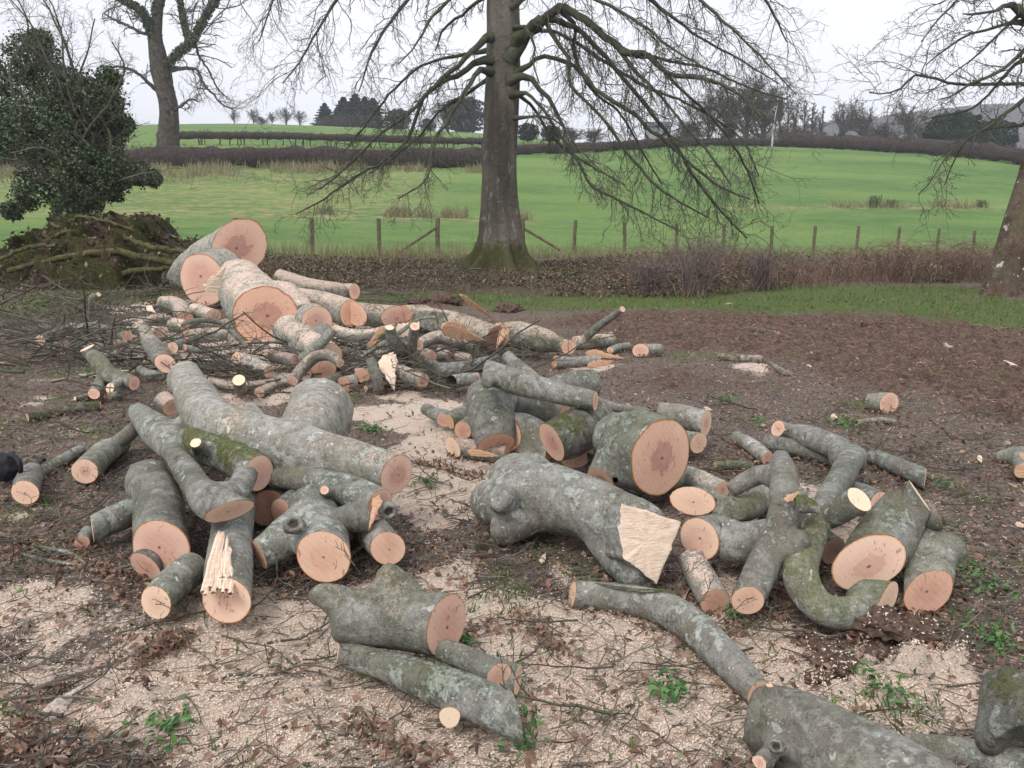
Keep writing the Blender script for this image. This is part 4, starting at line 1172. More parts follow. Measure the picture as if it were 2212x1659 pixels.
def cap_part(loop, n, mat, root, org, name, props, recess=0.0, off=None):
    """fan of rings filling a closed cut outline (k,3) with outward normal n"""
    loop = np.asarray(loop, float); k = len(loop)
    c = loop.mean(0)
    rm = np.linalg.norm(loop - c, axis=1).mean()
    if off is None: off = rng.normal(size=3) * .07 * rm
    off = off - np.dot(off, n) * n
    V, rad = [], []
    fr = [1, .965, .93, .86, .7, .5, .3, .14]
    for f in fr:
        V.append((c + off * (1 - f)) + (loop - c) * f + n * (.0015 if f < 1 else 0) - n * recess * rm * (1 - f) * 2.0 * (1 if recess else 0))
        rad += [f] * k
    V = np.concatenate(V + [(c + off)[None] + n * .0015 - n * recess * rm * 2.0]); rad.append(0)
    F = []
    for j in range(len(fr) - 1):
        for i in range(k):
            i2 = (i + 1) % k
            F.append((j * k + i, j * k + i2, (j + 1) * k + i2, (j + 1) * k + i))
    jl = (len(fr) - 1) * k
    F3 = [(jl + i, jl + (i + 1) % k, len(V) - 1) for i in range(k)]
    me = mesh_arrays(name, V - org, F, bool(recess), {'rad': np.array(rad)}, F3)
    if not recess:
        me.update()
        nn = np.array(me.polygons[len(F)].normal)
        if np.dot(nn, n) < 0: me.flip_normals()
    o = link(name, me, mat, root)
    for kk, v in props.items(): o[kk] = v
    return o

def nz3(V, f, seed):
    return np.array([mnoise.noise(Vector((v[0] * f + seed, v[1] * f, v[2] * f))) for v in V])

def log(label, nodes, c0=None, c1=None, limbs=(), m=0., d=0., l=.6, dk=0., heart=0., tone=0., name='cut_log', cat='log', lump=.05,
        group=None, f0='wood', f1='wood', vox=None, extra=None, t0=None, cutr=1.0):
    """c0/c1: outward cut normal at start/end (None = square cut). limbs: (nodes, cut normal, face) joined on smoothly."""
    seed = rnd.uniform(0, 50)
    main = np.array([node3(n) for n in nodes])
    org = np.array([main[:, 0].mean(), main[:, 1].mean(), 0.0])
    root = thing(name, label, cat, tuple(org), group)
    mat = M_BARK
    if heart == 0 and abs(tone) < .3:
        heart = rnd.choice([0, 0, .15, .3, .5]); tone = tone + rnd.uniform(-.28, .3)
    props = {'heart': heart, 'tone': tone}
    def bend(A, e, cv):
        # let the last stretch swing towards the sawn face when the asked cut is very oblique
        if cv is None or isinstance(cv, str): return A
        cv = _unit(np.array(cv, float)); i0, i1 = (0, 1) if e == 0 else (-1, -2)
        ax = _unit(A[i0, :3] - A[i1, :3])
        if np.dot(ax, cv) > .62: return A
        dr = _unit(ax * .8 + cv); r = A[i0, 3]
        seg = np.linalg.norm(A[i0, :3] - A[i1, :3])
        q = A[i0].copy(); q[:3] -= dr * min(r * 1.5, seg * .6)
        return np.insert(A, 1 if e == 0 else len(A) - 1, q, 0)
    main = bend(bend(main, 0, c0), 1, c1)
    def prep(A):
        L = np.linalg.norm(np.diff(A[:, :3], axis=0), axis=1).sum()
        M = int(np.clip(L / max(.034, A[:, 3].max() * .3), 8, 60))
        return resample(A, M)
    Q = prep(main)
    def endn(Q, e, c):
        ax = _unit(Q[0, :3] - Q[2, :3]) if e == 0 else _unit(Q[-1, :3] - Q[-3, :3])
        if c is None or isinstance(c, str): return ax, ax
        c = np.array(c, float); c = c / np.linalg.norm(c)
        return (c if np.dot(c, ax) > 0.35 else _unit(c + ax * .8)), ax
    if not limbs and vox is None:
        k = 28 if main[:, 3].max() > .07 else 18 if main[:, 3].max() > .03 else 12
        P = Q[None, :, :3]; Rr = Q[None, :, 3]
        T = _unit(np.gradient(Q[:, :3], axis=0))
        ref = np.eye(3)[np.argmin(np.abs(T.mean(0)))]
        U = _unit(np.cross(T, ref)); W = np.cross(T, U)
        th = np.linspace(0, 2 * np.pi, k, endpoint=False)
        oval = rnd.uniform(-.05, .05)
        V = Q[:, None, :3] + Q[:, 3][:, None, None] * ((1 + oval) * np.cos(th)[None, :, None] * U[:, None] + (1 - oval) * np.sin(th)[None, :, None] * W[:, None])
        Vf = V.reshape(-1, 3); ctr = np.repeat(Q[:, :3], k, 0); rr = np.repeat(Q[:, 3], k)
        nn = nz3(Vf, 2.2 / max(main[:, 3].max() * 8, .35), seed) * lump * 1.6 + nz3(Vf, 9, seed) * lump * .35 + nz3(Vf, 28, seed) * .012
        Vf = ctr + (Vf - ctr) * (1 + nn)[:, None]
        V = Vf.reshape(len(Q), k, 3)
        faces = []
        for e, c, f in ((0, c0, f0), (1, c1, f1)):
            nrm, ax = endn(Q, e, c)
            i = 0 if e == 0 else len(Q) - 1
            cc = Q[i, :3]
            # keep the cut flat: slide ring vertices that pass the plane back along the axis
            near = range(0, len(Q))
            for j in near:
                if np.linalg.norm(Q[j, :3] - cc) > Q[i, 3] * 6: continue
                dd = (V[j] - cc) @ nrm
                if j == i: V[j] -= (dd / np.dot(ax, nrm))[:, None] * ax
                else:
                    over = np.maximum(dd + .002, 0)
                    V[j] -= (over / np.dot(ax, nrm))[:, None] * ax
            faces.append((V[i].copy(), nrm, f))
        a = (np.arange(len(Q) - 1)[:, None] * k + np.arange(k)[None]).ravel(); b2 = (np.arange(len(Q) - 1)[:, None] * k + (np.arange(k) + 1)[None] % k).ravel()
        sl = np.concatenate([[0], np.cumsum(np.linalg.norm(np.diff(Q[:, :3], axis=0), axis=1))])
        me = mesh_arrays('bark', V.reshape(-1, 3) - org, np.stack([a, a + k, b2 + k, b2], -1), True, {'ax': np.repeat(sl, k) + seed})
        bo = link('bark', me, mat, root)
        for e, (lp, nrm, f) in enumerate(faces):
            if f == 'none': continue
            pr = dict(props)
            if e == 0 and t0 is not None: pr['tone'] = t0; pr['heart'] = 0.
            if f == 'hollow': cap_part(lp, nrm, M_HOLLOW, root, org, 'hollow', {}, .9)
            elif f == 'torn': cap_part(lp + rng.normal(size=lp.shape) * Q[0, 3] * .0, nrm, M_TORN_O, root, org, 'torn_end', {})
            else: cap_part(lp, nrm, M_WOOD, root, org, 'cut_face', pr)
    else:
        cuts = []
        tubs = []
        axp, axs = [], []
        def addtube(Q, e0, e1):
            # extend ends that will be sawn off; e = (normal, face) or None (inside the parent)
            pts = Q.copy()
            if e0 is not None and e0[1] == 'bark': e0 = None
            if e1 is not None and e1[1] == 'bark': e1 = None
            if e0 is not None:
                nrm, ax = endn(Q, 0, e0[0]); r = Q[0, 3]
                ob = 1 / max(np.dot(nrm, ax), .25)
                cuts.append((Q[0, :3].copy(), nrm, r * ob, e0[1], ax))
                p = Q[0].copy(); p[:3] += ax * r * (.3 + ob * .9); pts = np.vstack([p, pts])
            if e1 is not None:
                nrm, ax = endn(Q, 1, e1[0]); r = Q[-1, 3]
                ob = 1 / max(np.dot(nrm, ax), .25)
                cuts.append((Q[-1, :3].copy(), nrm, r * ob, e1[1], ax))
                p = Q[-1].copy(); p[:3] += ax * r * (.3 + ob * .9); pts = np.vstack([pts, p])
            axp.append(pts[:, :3]); axs.append(np.concatenate([[0], np.cumsum(np.linalg.norm(np.diff(pts[:, :3], axis=0), axis=1))]) + 7.3 * len(axp))
            V, F = tubes(pts[None, :, :3], pts[None, :, 3], 20)
            n0 = len(V)
            V = np.vstack([V, pts[0, :3], pts[-1, :3]])
            F3 = [((i + 1) % 20, i, n0) for i in range(20)] + [(n0 - 20 + i, n0 - 20 + (i + 1) % 20, n0 + 1) for i in range(20)]
            tubs.append((V, F, np.array(F3)))
        addtube(Q, (c0, f0) if f0 != 'in' else None, (c1, f1))
        for lb in limbs:
            A = np.array([node3(n) for n in lb[0]])
            cv = lb[1] if len(lb) > 1 else None
            fc = lb[2] if len(lb) > 2 else 'wood'
            if fc != 'bark':
                dd = np.linalg.norm(Q[:, :3] - A[-1, :3], axis=1); j = int(np.argmin(dd - Q[:, 3] * 1.2))
                lack = Q[j, 3] * 1.28 - dd[j]
                if lack > 0 and cv is not None: A[-1, :3] += _unit(np.array(cv, float)) * lack
                A = bend(A, 1, cv)
            addtube(prep(A), None, (lb[1] if len(lb) > 1 else None, lb[2] if len(lb) > 2 else 'wood'))
        Vs, Fs, F3s, n0 = [], [], [], 0
        for V, F, F3 in tubs:
            Vs.append(V); Fs.append(F + n0); F3s.append(F3 + n0); n0 += len(V)
        me = mesh_arrays('tmp', np.concatenate(Vs), np.concatenate(Fs), False, None, np.concatenate(F3s))
        to = bpy.data.objects.new('tmp', me); COL.objects.link(to)
        md = to.modifiers.new('r', 'REMESH'); md.mode = 'VOXEL'
        md.voxel_size = vox or float(np.clip(main[:, 3].max() * .15, .009, .03))
        dg = bpy.context.evaluated_depsgraph_get()
        bm = bmesh.new(); bm.from_mesh(to.evaluated_get(dg).to_mesh())
        bpy.data.objects.remove(to); bpy.data.meshes.remove(me)
        for _ in range(5): bmesh.ops.smooth_vert(bm, verts=bm.verts, factor=.5, use_axis_x=True, use_axis_y=True, use_axis_z=True)
        bm.normal_update()
        rm = main[:, 3].mean()
        co = np.array([v.co for v in bm.verts]); no = np.array([v.normal for v in bm.verts])
        dsp = nz3(co, 2.6 / max(rm * 8, .35), seed) * lump * 1.6 * rm + nz3(co, 9, seed) * lump * .5 * rm + nz3(co, 28, seed) * .012 * rm
        for v, q, nn, x in zip(bm.verts, co, no, dsp): v.co = Vector(q + nn * x)
        capl = []
        for (cc, nrm, rr, face, ax) in cuts:
            if face == 'rip': rr *= cutr
            C_, N_ = Vector(cc), Vector(nrm)
            fs = []
            for f in bm.faces:
                q = f.calc_center_median() - C_
                along = q.dot(Vector(ax)); perp = (q - Vector(ax) * along).length
                if along > -rr * 1.3 - .02 and perp < rr * 1.15 + .006 and q.length < rr * 2.6: fs.append(f)
            geo = list({v for f in fs for v in f.verts}) + list({e for f in fs for e in f.edges}) + fs
            res = bmesh.ops.bisect_plane(bm, geom=geo, plane_co=C_, plane_no=N_, clear_outer=True, dist=1e-5)
            vs = [g for g in res['geom_cut'] if isinstance(g, bmesh.types.BMVert)]
            if len(vs) < 6: continue
            cp = np.array([v.co for v in vs]); m0 = cp.mean(0)
            ref = _unit(np.cross(nrm, [0.3, .2, 1])); w2 = np.cross(nrm, ref)
            an = np.arctan2((cp - m0) @ w2, (cp - m0) @ ref)
            capl.append((cp[np.argsort(an)], nrm, face))
        # drop any loose leftovers
        seen = set(); best = []
        bm.verts.ensure_lookup_table()
        for v in bm.verts:
            if v in seen: continue
            st = [v]; seen.add(v); comp = []
            while st:
                x = st.pop(); comp.append(x)
                for e in x.link_edges:
                    o_ = e.other_vert(x)
                    if o_ not in seen: seen.add(o_); st.append(o_)
            if len(comp) > len(best): 
                best, comp = comp, best
            for x in comp: x.tag = True
            for x in best: x.tag = False
        dele = [v for v in bm.verts if v.tag]
        if dele and len(dele) < len(bm.verts) * .4: bmesh.ops.delete(bm, geom=dele, context='VERTS')
        bmesh.ops.translate(bm, verts=bm.verts, vec=Vector(-org))
        for f in bm.faces: f.smooth = True
        me = bpy.data.meshes.new('bark'); bm.to_mesh(me); bm.free()
        ap, as_ = np.concatenate(axp) - org, np.concatenate(axs)
        vc = np.zeros(len(me.vertices) * 3); me.vertices.foreach_get('co', vc); vc = vc.reshape(-1, 3)
        dist = ((vc[:, None, :] - ap[None]) ** 2).sum(2); o4 = np.argsort(dist, 1)[:, :2]
        r_ = np.arange(len(vc)); w1 = 1 / (dist[r_, o4[:, 0]] + 1e-5); w2_ = 1 / (dist[r_, o4[:, 1]] + 1e-5)
        av = np.where(np.abs(as_[o4[:, 0]] - as_[o4[:, 1]]) < .3, (as_[o4[:, 0]] * w1 + as_[o4[:, 1]] * w2_) / (w1 + w2_), as_[o4[:, 0]])
        at = me.attributes.new('ax', 'FLOAT', 'POINT'); at.data.foreach_set('value', av.astype(np.float32))
        bo = link('bark', me, mat, root)
        for lp, nrm, f in capl:
            if f == 'none': continue
            if f == 'hollow': cap_part(lp, nrm, M_HOLLOW, root, org, 'hollow', {}, .8)
            elif f == 'torn': cap_part(lp, nrm, M_TORN_O, root, org, 'torn_end', {})
            elif f == 'rip': cap_part(lp, nrm, M_TORN, root, org, 'rip_face', {})
            elif f == 'bark': cap_part(lp, nrm, mat, root, org, 'bark_end', {})
            elif f == 'pale': cap_part(lp, nrm, M_WOOD, root, org, 'cut_face', {'tone': 1.0, 'heart': 0.})
            else: cap_part(lp, nrm, M_WOOD, root, org, 'cut_face', props)
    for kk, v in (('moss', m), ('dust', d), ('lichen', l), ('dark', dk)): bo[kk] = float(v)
    for o_ in root.children: pass
    LOGS.append(root)
    return root

def burr(root, px, py, z, rpx, n):
    """healed branch collar: a raised bark ring round a dark hollow"""
    x, y, z, r = node3((px, py, rpx, z)); org = np.array(root.location); n = _unit(np.array(n, float))
    U = _unit(np.cross(n, [.2, .3, 1])); W = np.cross(n, U); c_ = np.array([x, y, z]) - org
    prof = [(1.25, -1.0), (1.15, -.3), (1.1, .1), (.95, .32), (.75, .3), (.58, .1), (.5, -.25)]
    k = 22; th = np.linspace(0, 2 * np.pi, k, endpoint=False); V = []
    for a_, h in prof:
        w = 1 + .1 * np.sin(th * 2 + 1) + .06 * np.sin(th * 5 + h * 3)
        V.append(c_ + r * (a_ * w)[:, None] * (np.cos(th)[:, None] * U + np.sin(th)[:, None] * W) + n * h * r * .8)
    V = np.concatenate(V); F = [(i * k + j, i * k + (j + 1) % k, (i + 1) * k + (j + 1) % k, (i + 1) * k + j) for i in range(len(prof) - 1) for j in range(k)]
    o = link('branch_collar', mesh_arrays('branch_collar', V, F, True), M_BARK, root); o['lichen'] = .6
    D_ = c_ + r * .56 * (np.cos(th)[:, None] * U + np.sin(th)[:, None] * W) - n * .16 * r
    link('hollow', mesh_arrays('hollow', np.vstack([D_, c_ - n * .3 * r]), None, False, None, [(j, (j + 1) % k, k) for j in range(k)]), M_HOLLOW, root)

def splinter(label, a, b_, w, th=.25, mat=None, parent=None, name='wood_splinter', cat='wood splinter', jag=.25):
    """torn slab between two nodes; w half width in px, th thickness ratio"""
    A, B = np.array(node3((a[0], a[1], w, a[2]))), np.array(node3((b_[0], b_[1], w, b_[2])))
    M = 16
    t = np.linspace(0, 1, M)
    Q = A[None, :] * (1 - t[:, None]) + B[None, :] * t[:, None]
    prof = np.clip(np.minimum(t * 6 + .3, (1 - t) * 1.5 + .05), 0, 1) * (1 + rng.uniform(-jag, jag, M))
    T = _unit(B[:3] - A[:3]); view = _unit(np.array([0, 0, EYE]) - Q[M // 2, :3])
    U = _unit(np.cross(T, view)); W = np.cross(U, T)
    k = 8; V = []
    cs = [(-1, -.6), (-1, .6), (-.35, 1), (.35, .85), (1, .7), (1, -.6), (.3, -1), (-.3, -1)]
    for i in range(M):
        for cx_, cy_ in cs:
            V.append(Q[i, :3] + U * (cx_ * prof[i] + rng.uniform(-.08, .08)) * Q[i, 3] + W * (cy_ + rng.uniform(-.15, .15)) * th * Q[i, 3])
    V = np.array(V)
    F = [(i * k + j, i * k + (j + 1) % k, (i + 1) * k + (j + 1) % k, (i + 1) * k + j) for i in range(M - 1) for j in range(k)]
    F += [(0, 1, 2, 3), (0, 3, 4, 5), (0, 5, 6, 7)] + [((M - 1) * k + x for x in q) for q in ((3, 2, 1, 0), (5, 4, 3, 0), (7, 6, 5, 0))]
    F = [tuple(f) for f in F]
    if parent is not None:
        org = np.array(parent.location); parts = []
        m_ = 11
        for q_ in range(m_):
            u0 = (q_ + .5) / m_ * 2 - 1 + rng.uniform(-.06, .06)
            s0, s1 = rng.uniform(0, .45) * (1 - .6 * abs(u0)) * rng.integers(0, 2), 1 - rng.uniform(0, .12)
            if q_ < 5: s0 = rng.uniform(.25, .6) - q_ * .06
            tt_ = np.linspace(s0, s1, 10)
            Pq = (Q[0, :3] * (1 - tt_[:, None]) + Q[-1, :3] * tt_[:, None]) + U * (u0 * A[3] * (.45 + .55 * tt_))[:, None] + W * rng.uniform(-.02, .05) * A[3] * 2
            Pq += rng.normal(size=Pq.shape) * A[3] * .03
            Rq = A[3] * .16 * np.clip((tt_ - s0) * 9, .12, 1) * rng.uniform(.75, 1.25)
            parts.append(tubes(Pq[None], Rq[None], 5, .12))
        V_, F_ = join(parts)
        return link(name, mesh_arrays(name, V_ - org, F_), mat or M_TORN, parent)
    org = np.array([Q[:, 0].mean(), Q[:, 1].mean(), 0])
    root = thing(name, label, cat, tuple(org))
    link('wood', mesh_arrays('wood', V - org, F), mat or M_TORN, root)
    return root

# ---- left pile
log('long thick grey beech limb lying across the left pile, pink cut end to the right',
    [(398, 812, 36, .42), (428, 868, 46, .42), (470, 915, 52, .42), (560, 950, 56, .40), (660, 975, 58, .38), (760, 998, 50, .36), (858, 1025, 43, .33)],
    c0=(-.8, .5, .3), c1=(.72, -.62, -.05), limbs=[([(640, 965, 50, .38), (676, 920, 66, .36), (694, 880, 72, .34)], (.1, .9, .35)), ([(560, 935, 30, .40), (545, 893, 22, .45), (540, 868, 10, .5)], None, 'bark')], l=.75, lump=.07)
LOGS[-1].children[0]['dust'] = .25
log('dust covered stub end rising behind the long grey limb', [(700, 905, 66, .24), (680, 880, 52, .40)], c1=(0, .5, .9), d=1.0, f0='in', vox=.014, lump=.1, f1='none')
log('mossy green log with pointed cut and a bright sawn knot, topping the left pile',
    [(405, 945, 28, .34), (440, 962, 40, .34), (500, 985, 44, .33), (560, 1022, 40, .32)], c1=(.86, -.5, .0), m=1.0, l=.7,
    limbs=[([(435, 975, 20, .33), (423, 957, 15, .43)], (-.05, -.45, .9), 'pale'), ([(515, 965, 30, .33), (505, 945, 26, .42)], (.2, .3, .9), 'bark')], tone=.2)
log('lichen speckled grey branch leading back from the mossy log to the pile edge', [(298, 890, 22, .26), (335, 925, 34, .28), (370, 955, 38, .28), (395, 985, 30, .26)], l=1.0, limbs=[([(365, 950, 26, .28), (395, 918, 22, .34), (402, 908, 17, .37)], (.6, .2, .8))], m=.2)
log('bulging grey log at the left of the pile with a large pink face',
    [(318, 1028, 42, .24), (342, 1078, 52, .22), (344, 1130, 56, .19), (348, 1184, 61, .17)], c0=(-.3, .8, .3), c1=(0, -.93, .1), l=.55, lump=.08, limbs=[([(325, 1050, 40, .24), (303, 1046, 38, .22)], (-1, 0, 0), 'bark')], f0='bark')
log('forked grey log ending in a long slanting pink face above the split log', [(372, 972, 20, .36), (395, 1005, 26, .36), (428, 1055, 32, .35), (458, 1085, 40, .36), (495, 1104, 40, .34)], c1=(.33, -.62, -.62),
    limbs=[([(460, 1075, 34, .34), (510, 1062, 28, .33), (533, 1022, 26, .32)], (.2, .6, .7), 'bark')], l=.75)
lg = log('upright grey log at the front of the left pile with a pale torn split', [(518, 1050, 34, .20), (505, 1120, 42, .17), (497, 1200, 47, .15), (491, 1298, 49, .13)], c1=(0, -.93, .15), l=.7)
splinter('', (486, 1150, .285), (468, 1288, .185), 30, .18, parent=lg, name='split_wood')
log('short round log lying lowest at the front left, orange-rimmed face with a dark crack', [(418, 1225, 36, .12), (375, 1262, 38, .11), (337, 1302, 38, .10)], c1=(-.25, -.93, .1), l=.7, tone=.15)
log('slim grey log poking out to the left under the bulging one', [(320, 1090, 28, .12), (262, 1115, 30, .11), (200, 1143, 28, .10)], c1=(-.85, -.5, .0), l=.7, tone=.5)
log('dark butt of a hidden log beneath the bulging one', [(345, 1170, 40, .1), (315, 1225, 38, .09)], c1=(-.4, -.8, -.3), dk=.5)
log('thick forked log low in the middle of the left pile with a broad pink face',
    [(668, 1085, 48, .22), (690, 1135, 54, .18), (698, 1203, 57, .16)], c1=(.02, -.93, .12), l=.8, lump=.06,
    limbs=[([(665, 1120, 44, .18), (610, 1165, 42, .17), (562, 1200, 36, .13)], (-.75, -.62, -.2))])
burr(LOGS[-1], 634, 1132, .30, 18, (.15, -.8, .6))
log('round log right of the thick forked one, pink face with a dark heart crack', [(775, 1115, 36, .12), (805, 1150, 38, .12), (838, 1184, 38, .12)], c1=(.12, -.95, .1), l=.6, tone=.1)
log('lichen covered limb running right beneath the long grey limb, with a sawn orange knot', [(590, 1030, 25, .26), (640, 1030, 30, .28), (700, 1045, 33, .30), (760, 1062, 36, .30), (820, 1090, 38, .28)],
    limbs=[([(705, 1060, 16, .30), (701, 1059, 12, .365)], (.1, -.8, .5))], l=1.0, m=.2)
burr(LOGS[-1], 840, 1105, .27, 17, (.45, -.88, .1))
splinter('reddish torn spike standing at the end of the lichen covered limb', (818, 1072, .33), (797, 1145, .28), 9, .4, M_TORN_O)
log('short lichen stub with a narrow orange cut, above the thick forked log', [(790, 1112, 36, .24), (752, 1118, 30, .24), (716, 1121, 18, .24)], c1=(-.75, -.6, 0), l=1.0)
log('red-brown log end coloured dark for the shade deep in the left pile gap', [(600, 1060, 38, .14), (578, 1098, 40, .12)], c1=(.1, -.9, .1), tone=-1., dk=.6)  # shade of the gap put into the bark and face colour
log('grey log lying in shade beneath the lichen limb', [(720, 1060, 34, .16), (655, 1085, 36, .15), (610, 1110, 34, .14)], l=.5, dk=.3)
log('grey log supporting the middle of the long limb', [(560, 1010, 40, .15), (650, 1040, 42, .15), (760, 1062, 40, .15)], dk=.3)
log('fallen round log left of the pile, orange face towards the camera', [(262, 958, 20, .08), (225, 978, 27, .09), (183, 1018, 28, .1)], c1=(-.05, -.95, .1), l=.5, tone=.1)
log('small dark log at the left edge with a muddy orange cut end', [(70, 1020, 22, .07), (60, 1042, 26, .08), (55, 1064, 28, .08)], c1=(0, -.95, .15), tone=.1, dk=.25)
log('thin grey branch running right from the black bag', [(58, 1035, 13), (110, 1008, 13), (175, 970, 11)], name='branch_piece', cat='branch')
log('lichen branch propped between the round log and the pile', [(235, 965, 12, .1), (275, 940, 16, .16), (300, 915, 14, .2)], l=1., name='branch_piece', cat='branch')
log('brown sawn slice lying against the slim log on the left', [(190, 1150, 16), (178, 1172, 16)], tone=-.4)
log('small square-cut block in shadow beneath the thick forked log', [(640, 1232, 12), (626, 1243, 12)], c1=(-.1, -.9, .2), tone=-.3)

# ---- centre front
log('broad moss-dusted log at the centre front with a tall oval pink face turned right',
    [(718, 1335, 52, .17), (790, 1332, 62, .17), (880, 1338, 68, .17), (966, 1350, 69, .18)], c0=(-.8, .5, .2), c1=(.82, -.55, .05), l=.7, m=.45, d=.22,
    limbs=[([(880, 1300, 48, .2), (850, 1258, 38, .27), (828, 1238, 29, .32)], (-.6, .4, .6), 'bark'), ([(735, 1300, 38, .22), (700, 1285, 26, .24), (682, 1290, 24, .2)], (-.9, -.1, -.3), 'bark')], f0='bark', lump=.06)
log('lichen painted log at the front with a small ochre side stub', [(731, 1408, 24, .07), (800, 1428, 30, .08), (900, 1462, 40, .1), (1000, 1498, 46, .11), (1110, 1545, 47, .11)], c0=(-.95, -.15, .2), c1=(.95, .25, 0), l=1.0, m=.35,
    limbs=[([(985, 1510, 26, .09), (970, 1550, 23, .08)], (-.25, -.93, .1), 'pale')], lump=.07, tone=.3)
log('smooth brown log tucked under the tall oval face, orange cut towards the camera', [(930, 1395, 24, .1), (1000, 1420, 27, .11), (1078, 1459, 29, .12)], c1=(.45, -.88, 0), l=.4, tone=.2)
log('thin log behind the orange cut with only a pale sliver of its end showing', [(1000, 1425, 28, .07), (1060, 1448, 31, .07), (1118, 1470, 33, .075)], c1=(.96, -.25, 0), tone=.6)
log('bent brown limb lying in sawdust at the lower centre right', [(1236, 1284, 28), (1330, 1292, 31), (1420, 1310, 34), (1492, 1350, 38), (1560, 1415, 37), (1640, 1500, 32)], c0=(-.95, -.1, .2), l=.45, t0=.4)
log('huge smooth grey log at the bottom right corner flecked with white chips', [(1622, 1548, 74, .12), (1700, 1570, 86, .13), (1800, 1622, 98, .14), (1960, 1712, 108, .15), (2180, 1840, 110, .15)], c0=(-.9, .35, .1), f0='bark', l=.25, d=.12, lump=.05,
    limbs=[([(1665, 1520, 22, .17), (1662, 1484, 15, .26)], (-.1, .1, 1)), ([(1660, 1640, 30, .12), (1640, 1646, 18, .15)], (-.6, -.75, .1))])
burr(LOGS[-1], 1676, 1612, .20, 14, (-.5, -.6, .6))
log('grey-green limb in the corner behind the huge smooth log', [(1960, 1610, 26), (2080, 1625, 32), (2260, 1665, 36)], m=.4, l=.8)
log('dark moss-spotted stump chunk cut off by the right edge of the view', [(2150, 1450, 30, .26), (2190, 1500, 70, .22), (2240, 1580, 110, .16)], c0=(-.6, .5, .5), f0='bark', f1='bark', m=.9, l=1., dk=.4, lump=.45, vox=.013, name='stump')
splinter('pale weathered splinter lying alone on the litter at the lower left', (90, 1556, .02), (186, 1475, .02), 13, .35, mat_torn('bleached_wood', (.75, .66, .58), (.55, .43, .34)), jag=.35)

# ---- centre pile
log('smooth grey log laid slantwise on top of the centre pile, thin pink end at right', [(1050, 803, 27, .55), (1120, 825, 29, .53), (1200, 848, 25, .50), (1286, 866, 22, .47)], c0=(-.9, .2, .1), c1=(.93, -.35, 0), l=.6,
    limbs=[([(1068, 815, 20, .54), (1048, 828, 14, .53)], (-.6, -.6, -.3), 'bark')])
log('short limb sticking up behind the slanting top log', [(1150, 815, 14, .42), (1118, 790, 14, .45), (1094, 768, 13, .48)], c1=(-.5, .5, .6), l=.5)
log('knobbly grey block at the left of the centre pile', [(1045, 845, 36, .34), (1056, 885, 50, .28), (1066, 925, 52, .2), (1072, 960, 44, .12)], c1=(.2, -.7, -.6), c0=(-.2, .6, .6), f0='bark', l=.9, m=.2, lump=.1,
    limbs=[([(1075, 875, 34, .26), (1094, 862, 30, .36)], (.35, -.8, .4), 'bark'), ([(1030, 905, 20, .22), (1018, 897, 14, .26)], None, 'bark')])
log('lichen covered log with a reddish oblique face turned left, beside the knobbly block', [(1088, 935, 42, .16), (1140, 942, 44, .16), (1190, 962, 36, .13)], c0=(-.62, -.78, 0), l=1., tone=-.15, t0=-.1)
log('pale dusty log lying at the front left foot of the centre pile, round end left', [(978, 966, 23), (1030, 972, 23), (1095, 980, 22)], c0=(-.85, -.5, 0), d=.9, tone=.6)
splinter('torn reddish slab peeling from the pale dusty log', (1010, 975, .13), (1078, 985, .10), 9, .3, M_TORN_O)
log('moss topped log with a narrow oblique pink face in the centre pile', [(1192, 955, 42, .26), (1240, 935, 47, .28), (1300, 905, 36, .30)], c0=(-.80, -.55, -.32), m=.95, l=.9, heart=.0)
log('biggest log of the centre pile with a broad heart-stained pink face', [(1330, 955, 68, .30), (1375, 968, 84, .30), (1428, 990, 86, .30)], c0=(-.9, .4, .2), c1=(.52, -.85, .02), heart=1., l=.85, m=.3, f0='bark', lump=.09,
    limbs=[([(1350, 985, 52, .26), (1322, 1010, 46, .2), (1300, 1036, 34, .15)], (-.65, -.62, -.42)), ([(1335, 950, 60, .3), (1318, 930, 50, .32)], (-.8, .3, .4), 'bark')])
log('grey log behind the biggest one, narrow pink face at the right', [(1425, 893, 24, .2), (1475, 900, 26, .2), (1525, 915, 27, .2)], c1=(.8, -.6, 0), l=.6)
log('smaller pink ended log wedged right behind the biggest face', [(1440, 945, 20, .12), (1509, 957, 22, .12)], c1=(.5, -.86, 0), tone=.3)
log('thick grey log at the back of the centre pile under the slanting one', [(1180, 845, 28, .34), (1240, 832, 32, .36), (1287, 828, 32, .36)], c1=(.9, .1, .3), l=.9, f1='bark', vox=.012)
log('thin dark branch between the back log and the biggest log', [(1290, 865, 9, .38), (1330, 880, 10, .34), (1400, 890, 9, .3)], name='branch_piece', cat='branch')
log('dark log inside the centre pile below the slanting one', [(1110, 880, 40, .26), (1165, 890, 44, .25), (1215, 905, 40, .22)], dk=.45, l=.7)  # whole bark colour darkened
log('small grey log with a brown oblique end left of the centre pile', [(920, 883, 13, .09), (945, 896, 15, .09), (958, 908, 16, .08)], c1=(-.45, -.8, -.1), tone=-.5, l=.4)
log('short mossy stick with a broken reddish end touching the knobbly block', [(1008, 888, 15, .1), (985, 900, 17, .1), (972, 912, 14, .09)], c1=(-.8, -.5, 0), f1='torn', m=.9, vox=.009)
log('grey block half hidden between the mossy stick and the pale dusty log', [(1022, 915, 22, .08), (1000, 930, 20, .08)], l=.9)
log('pink sawn end in the dark gap below the moss topped log', [(1275, 965, 24, .13), (1248, 985, 26, .1)], c1=(0, -.95, .1), tone=-.2)
log('thin orange-edged offcut below the oblique pink face', [(1190, 975, 14, .08), (1225, 998, 14, .08)], c0=(-.6, -.8, 0), tone=-.3)

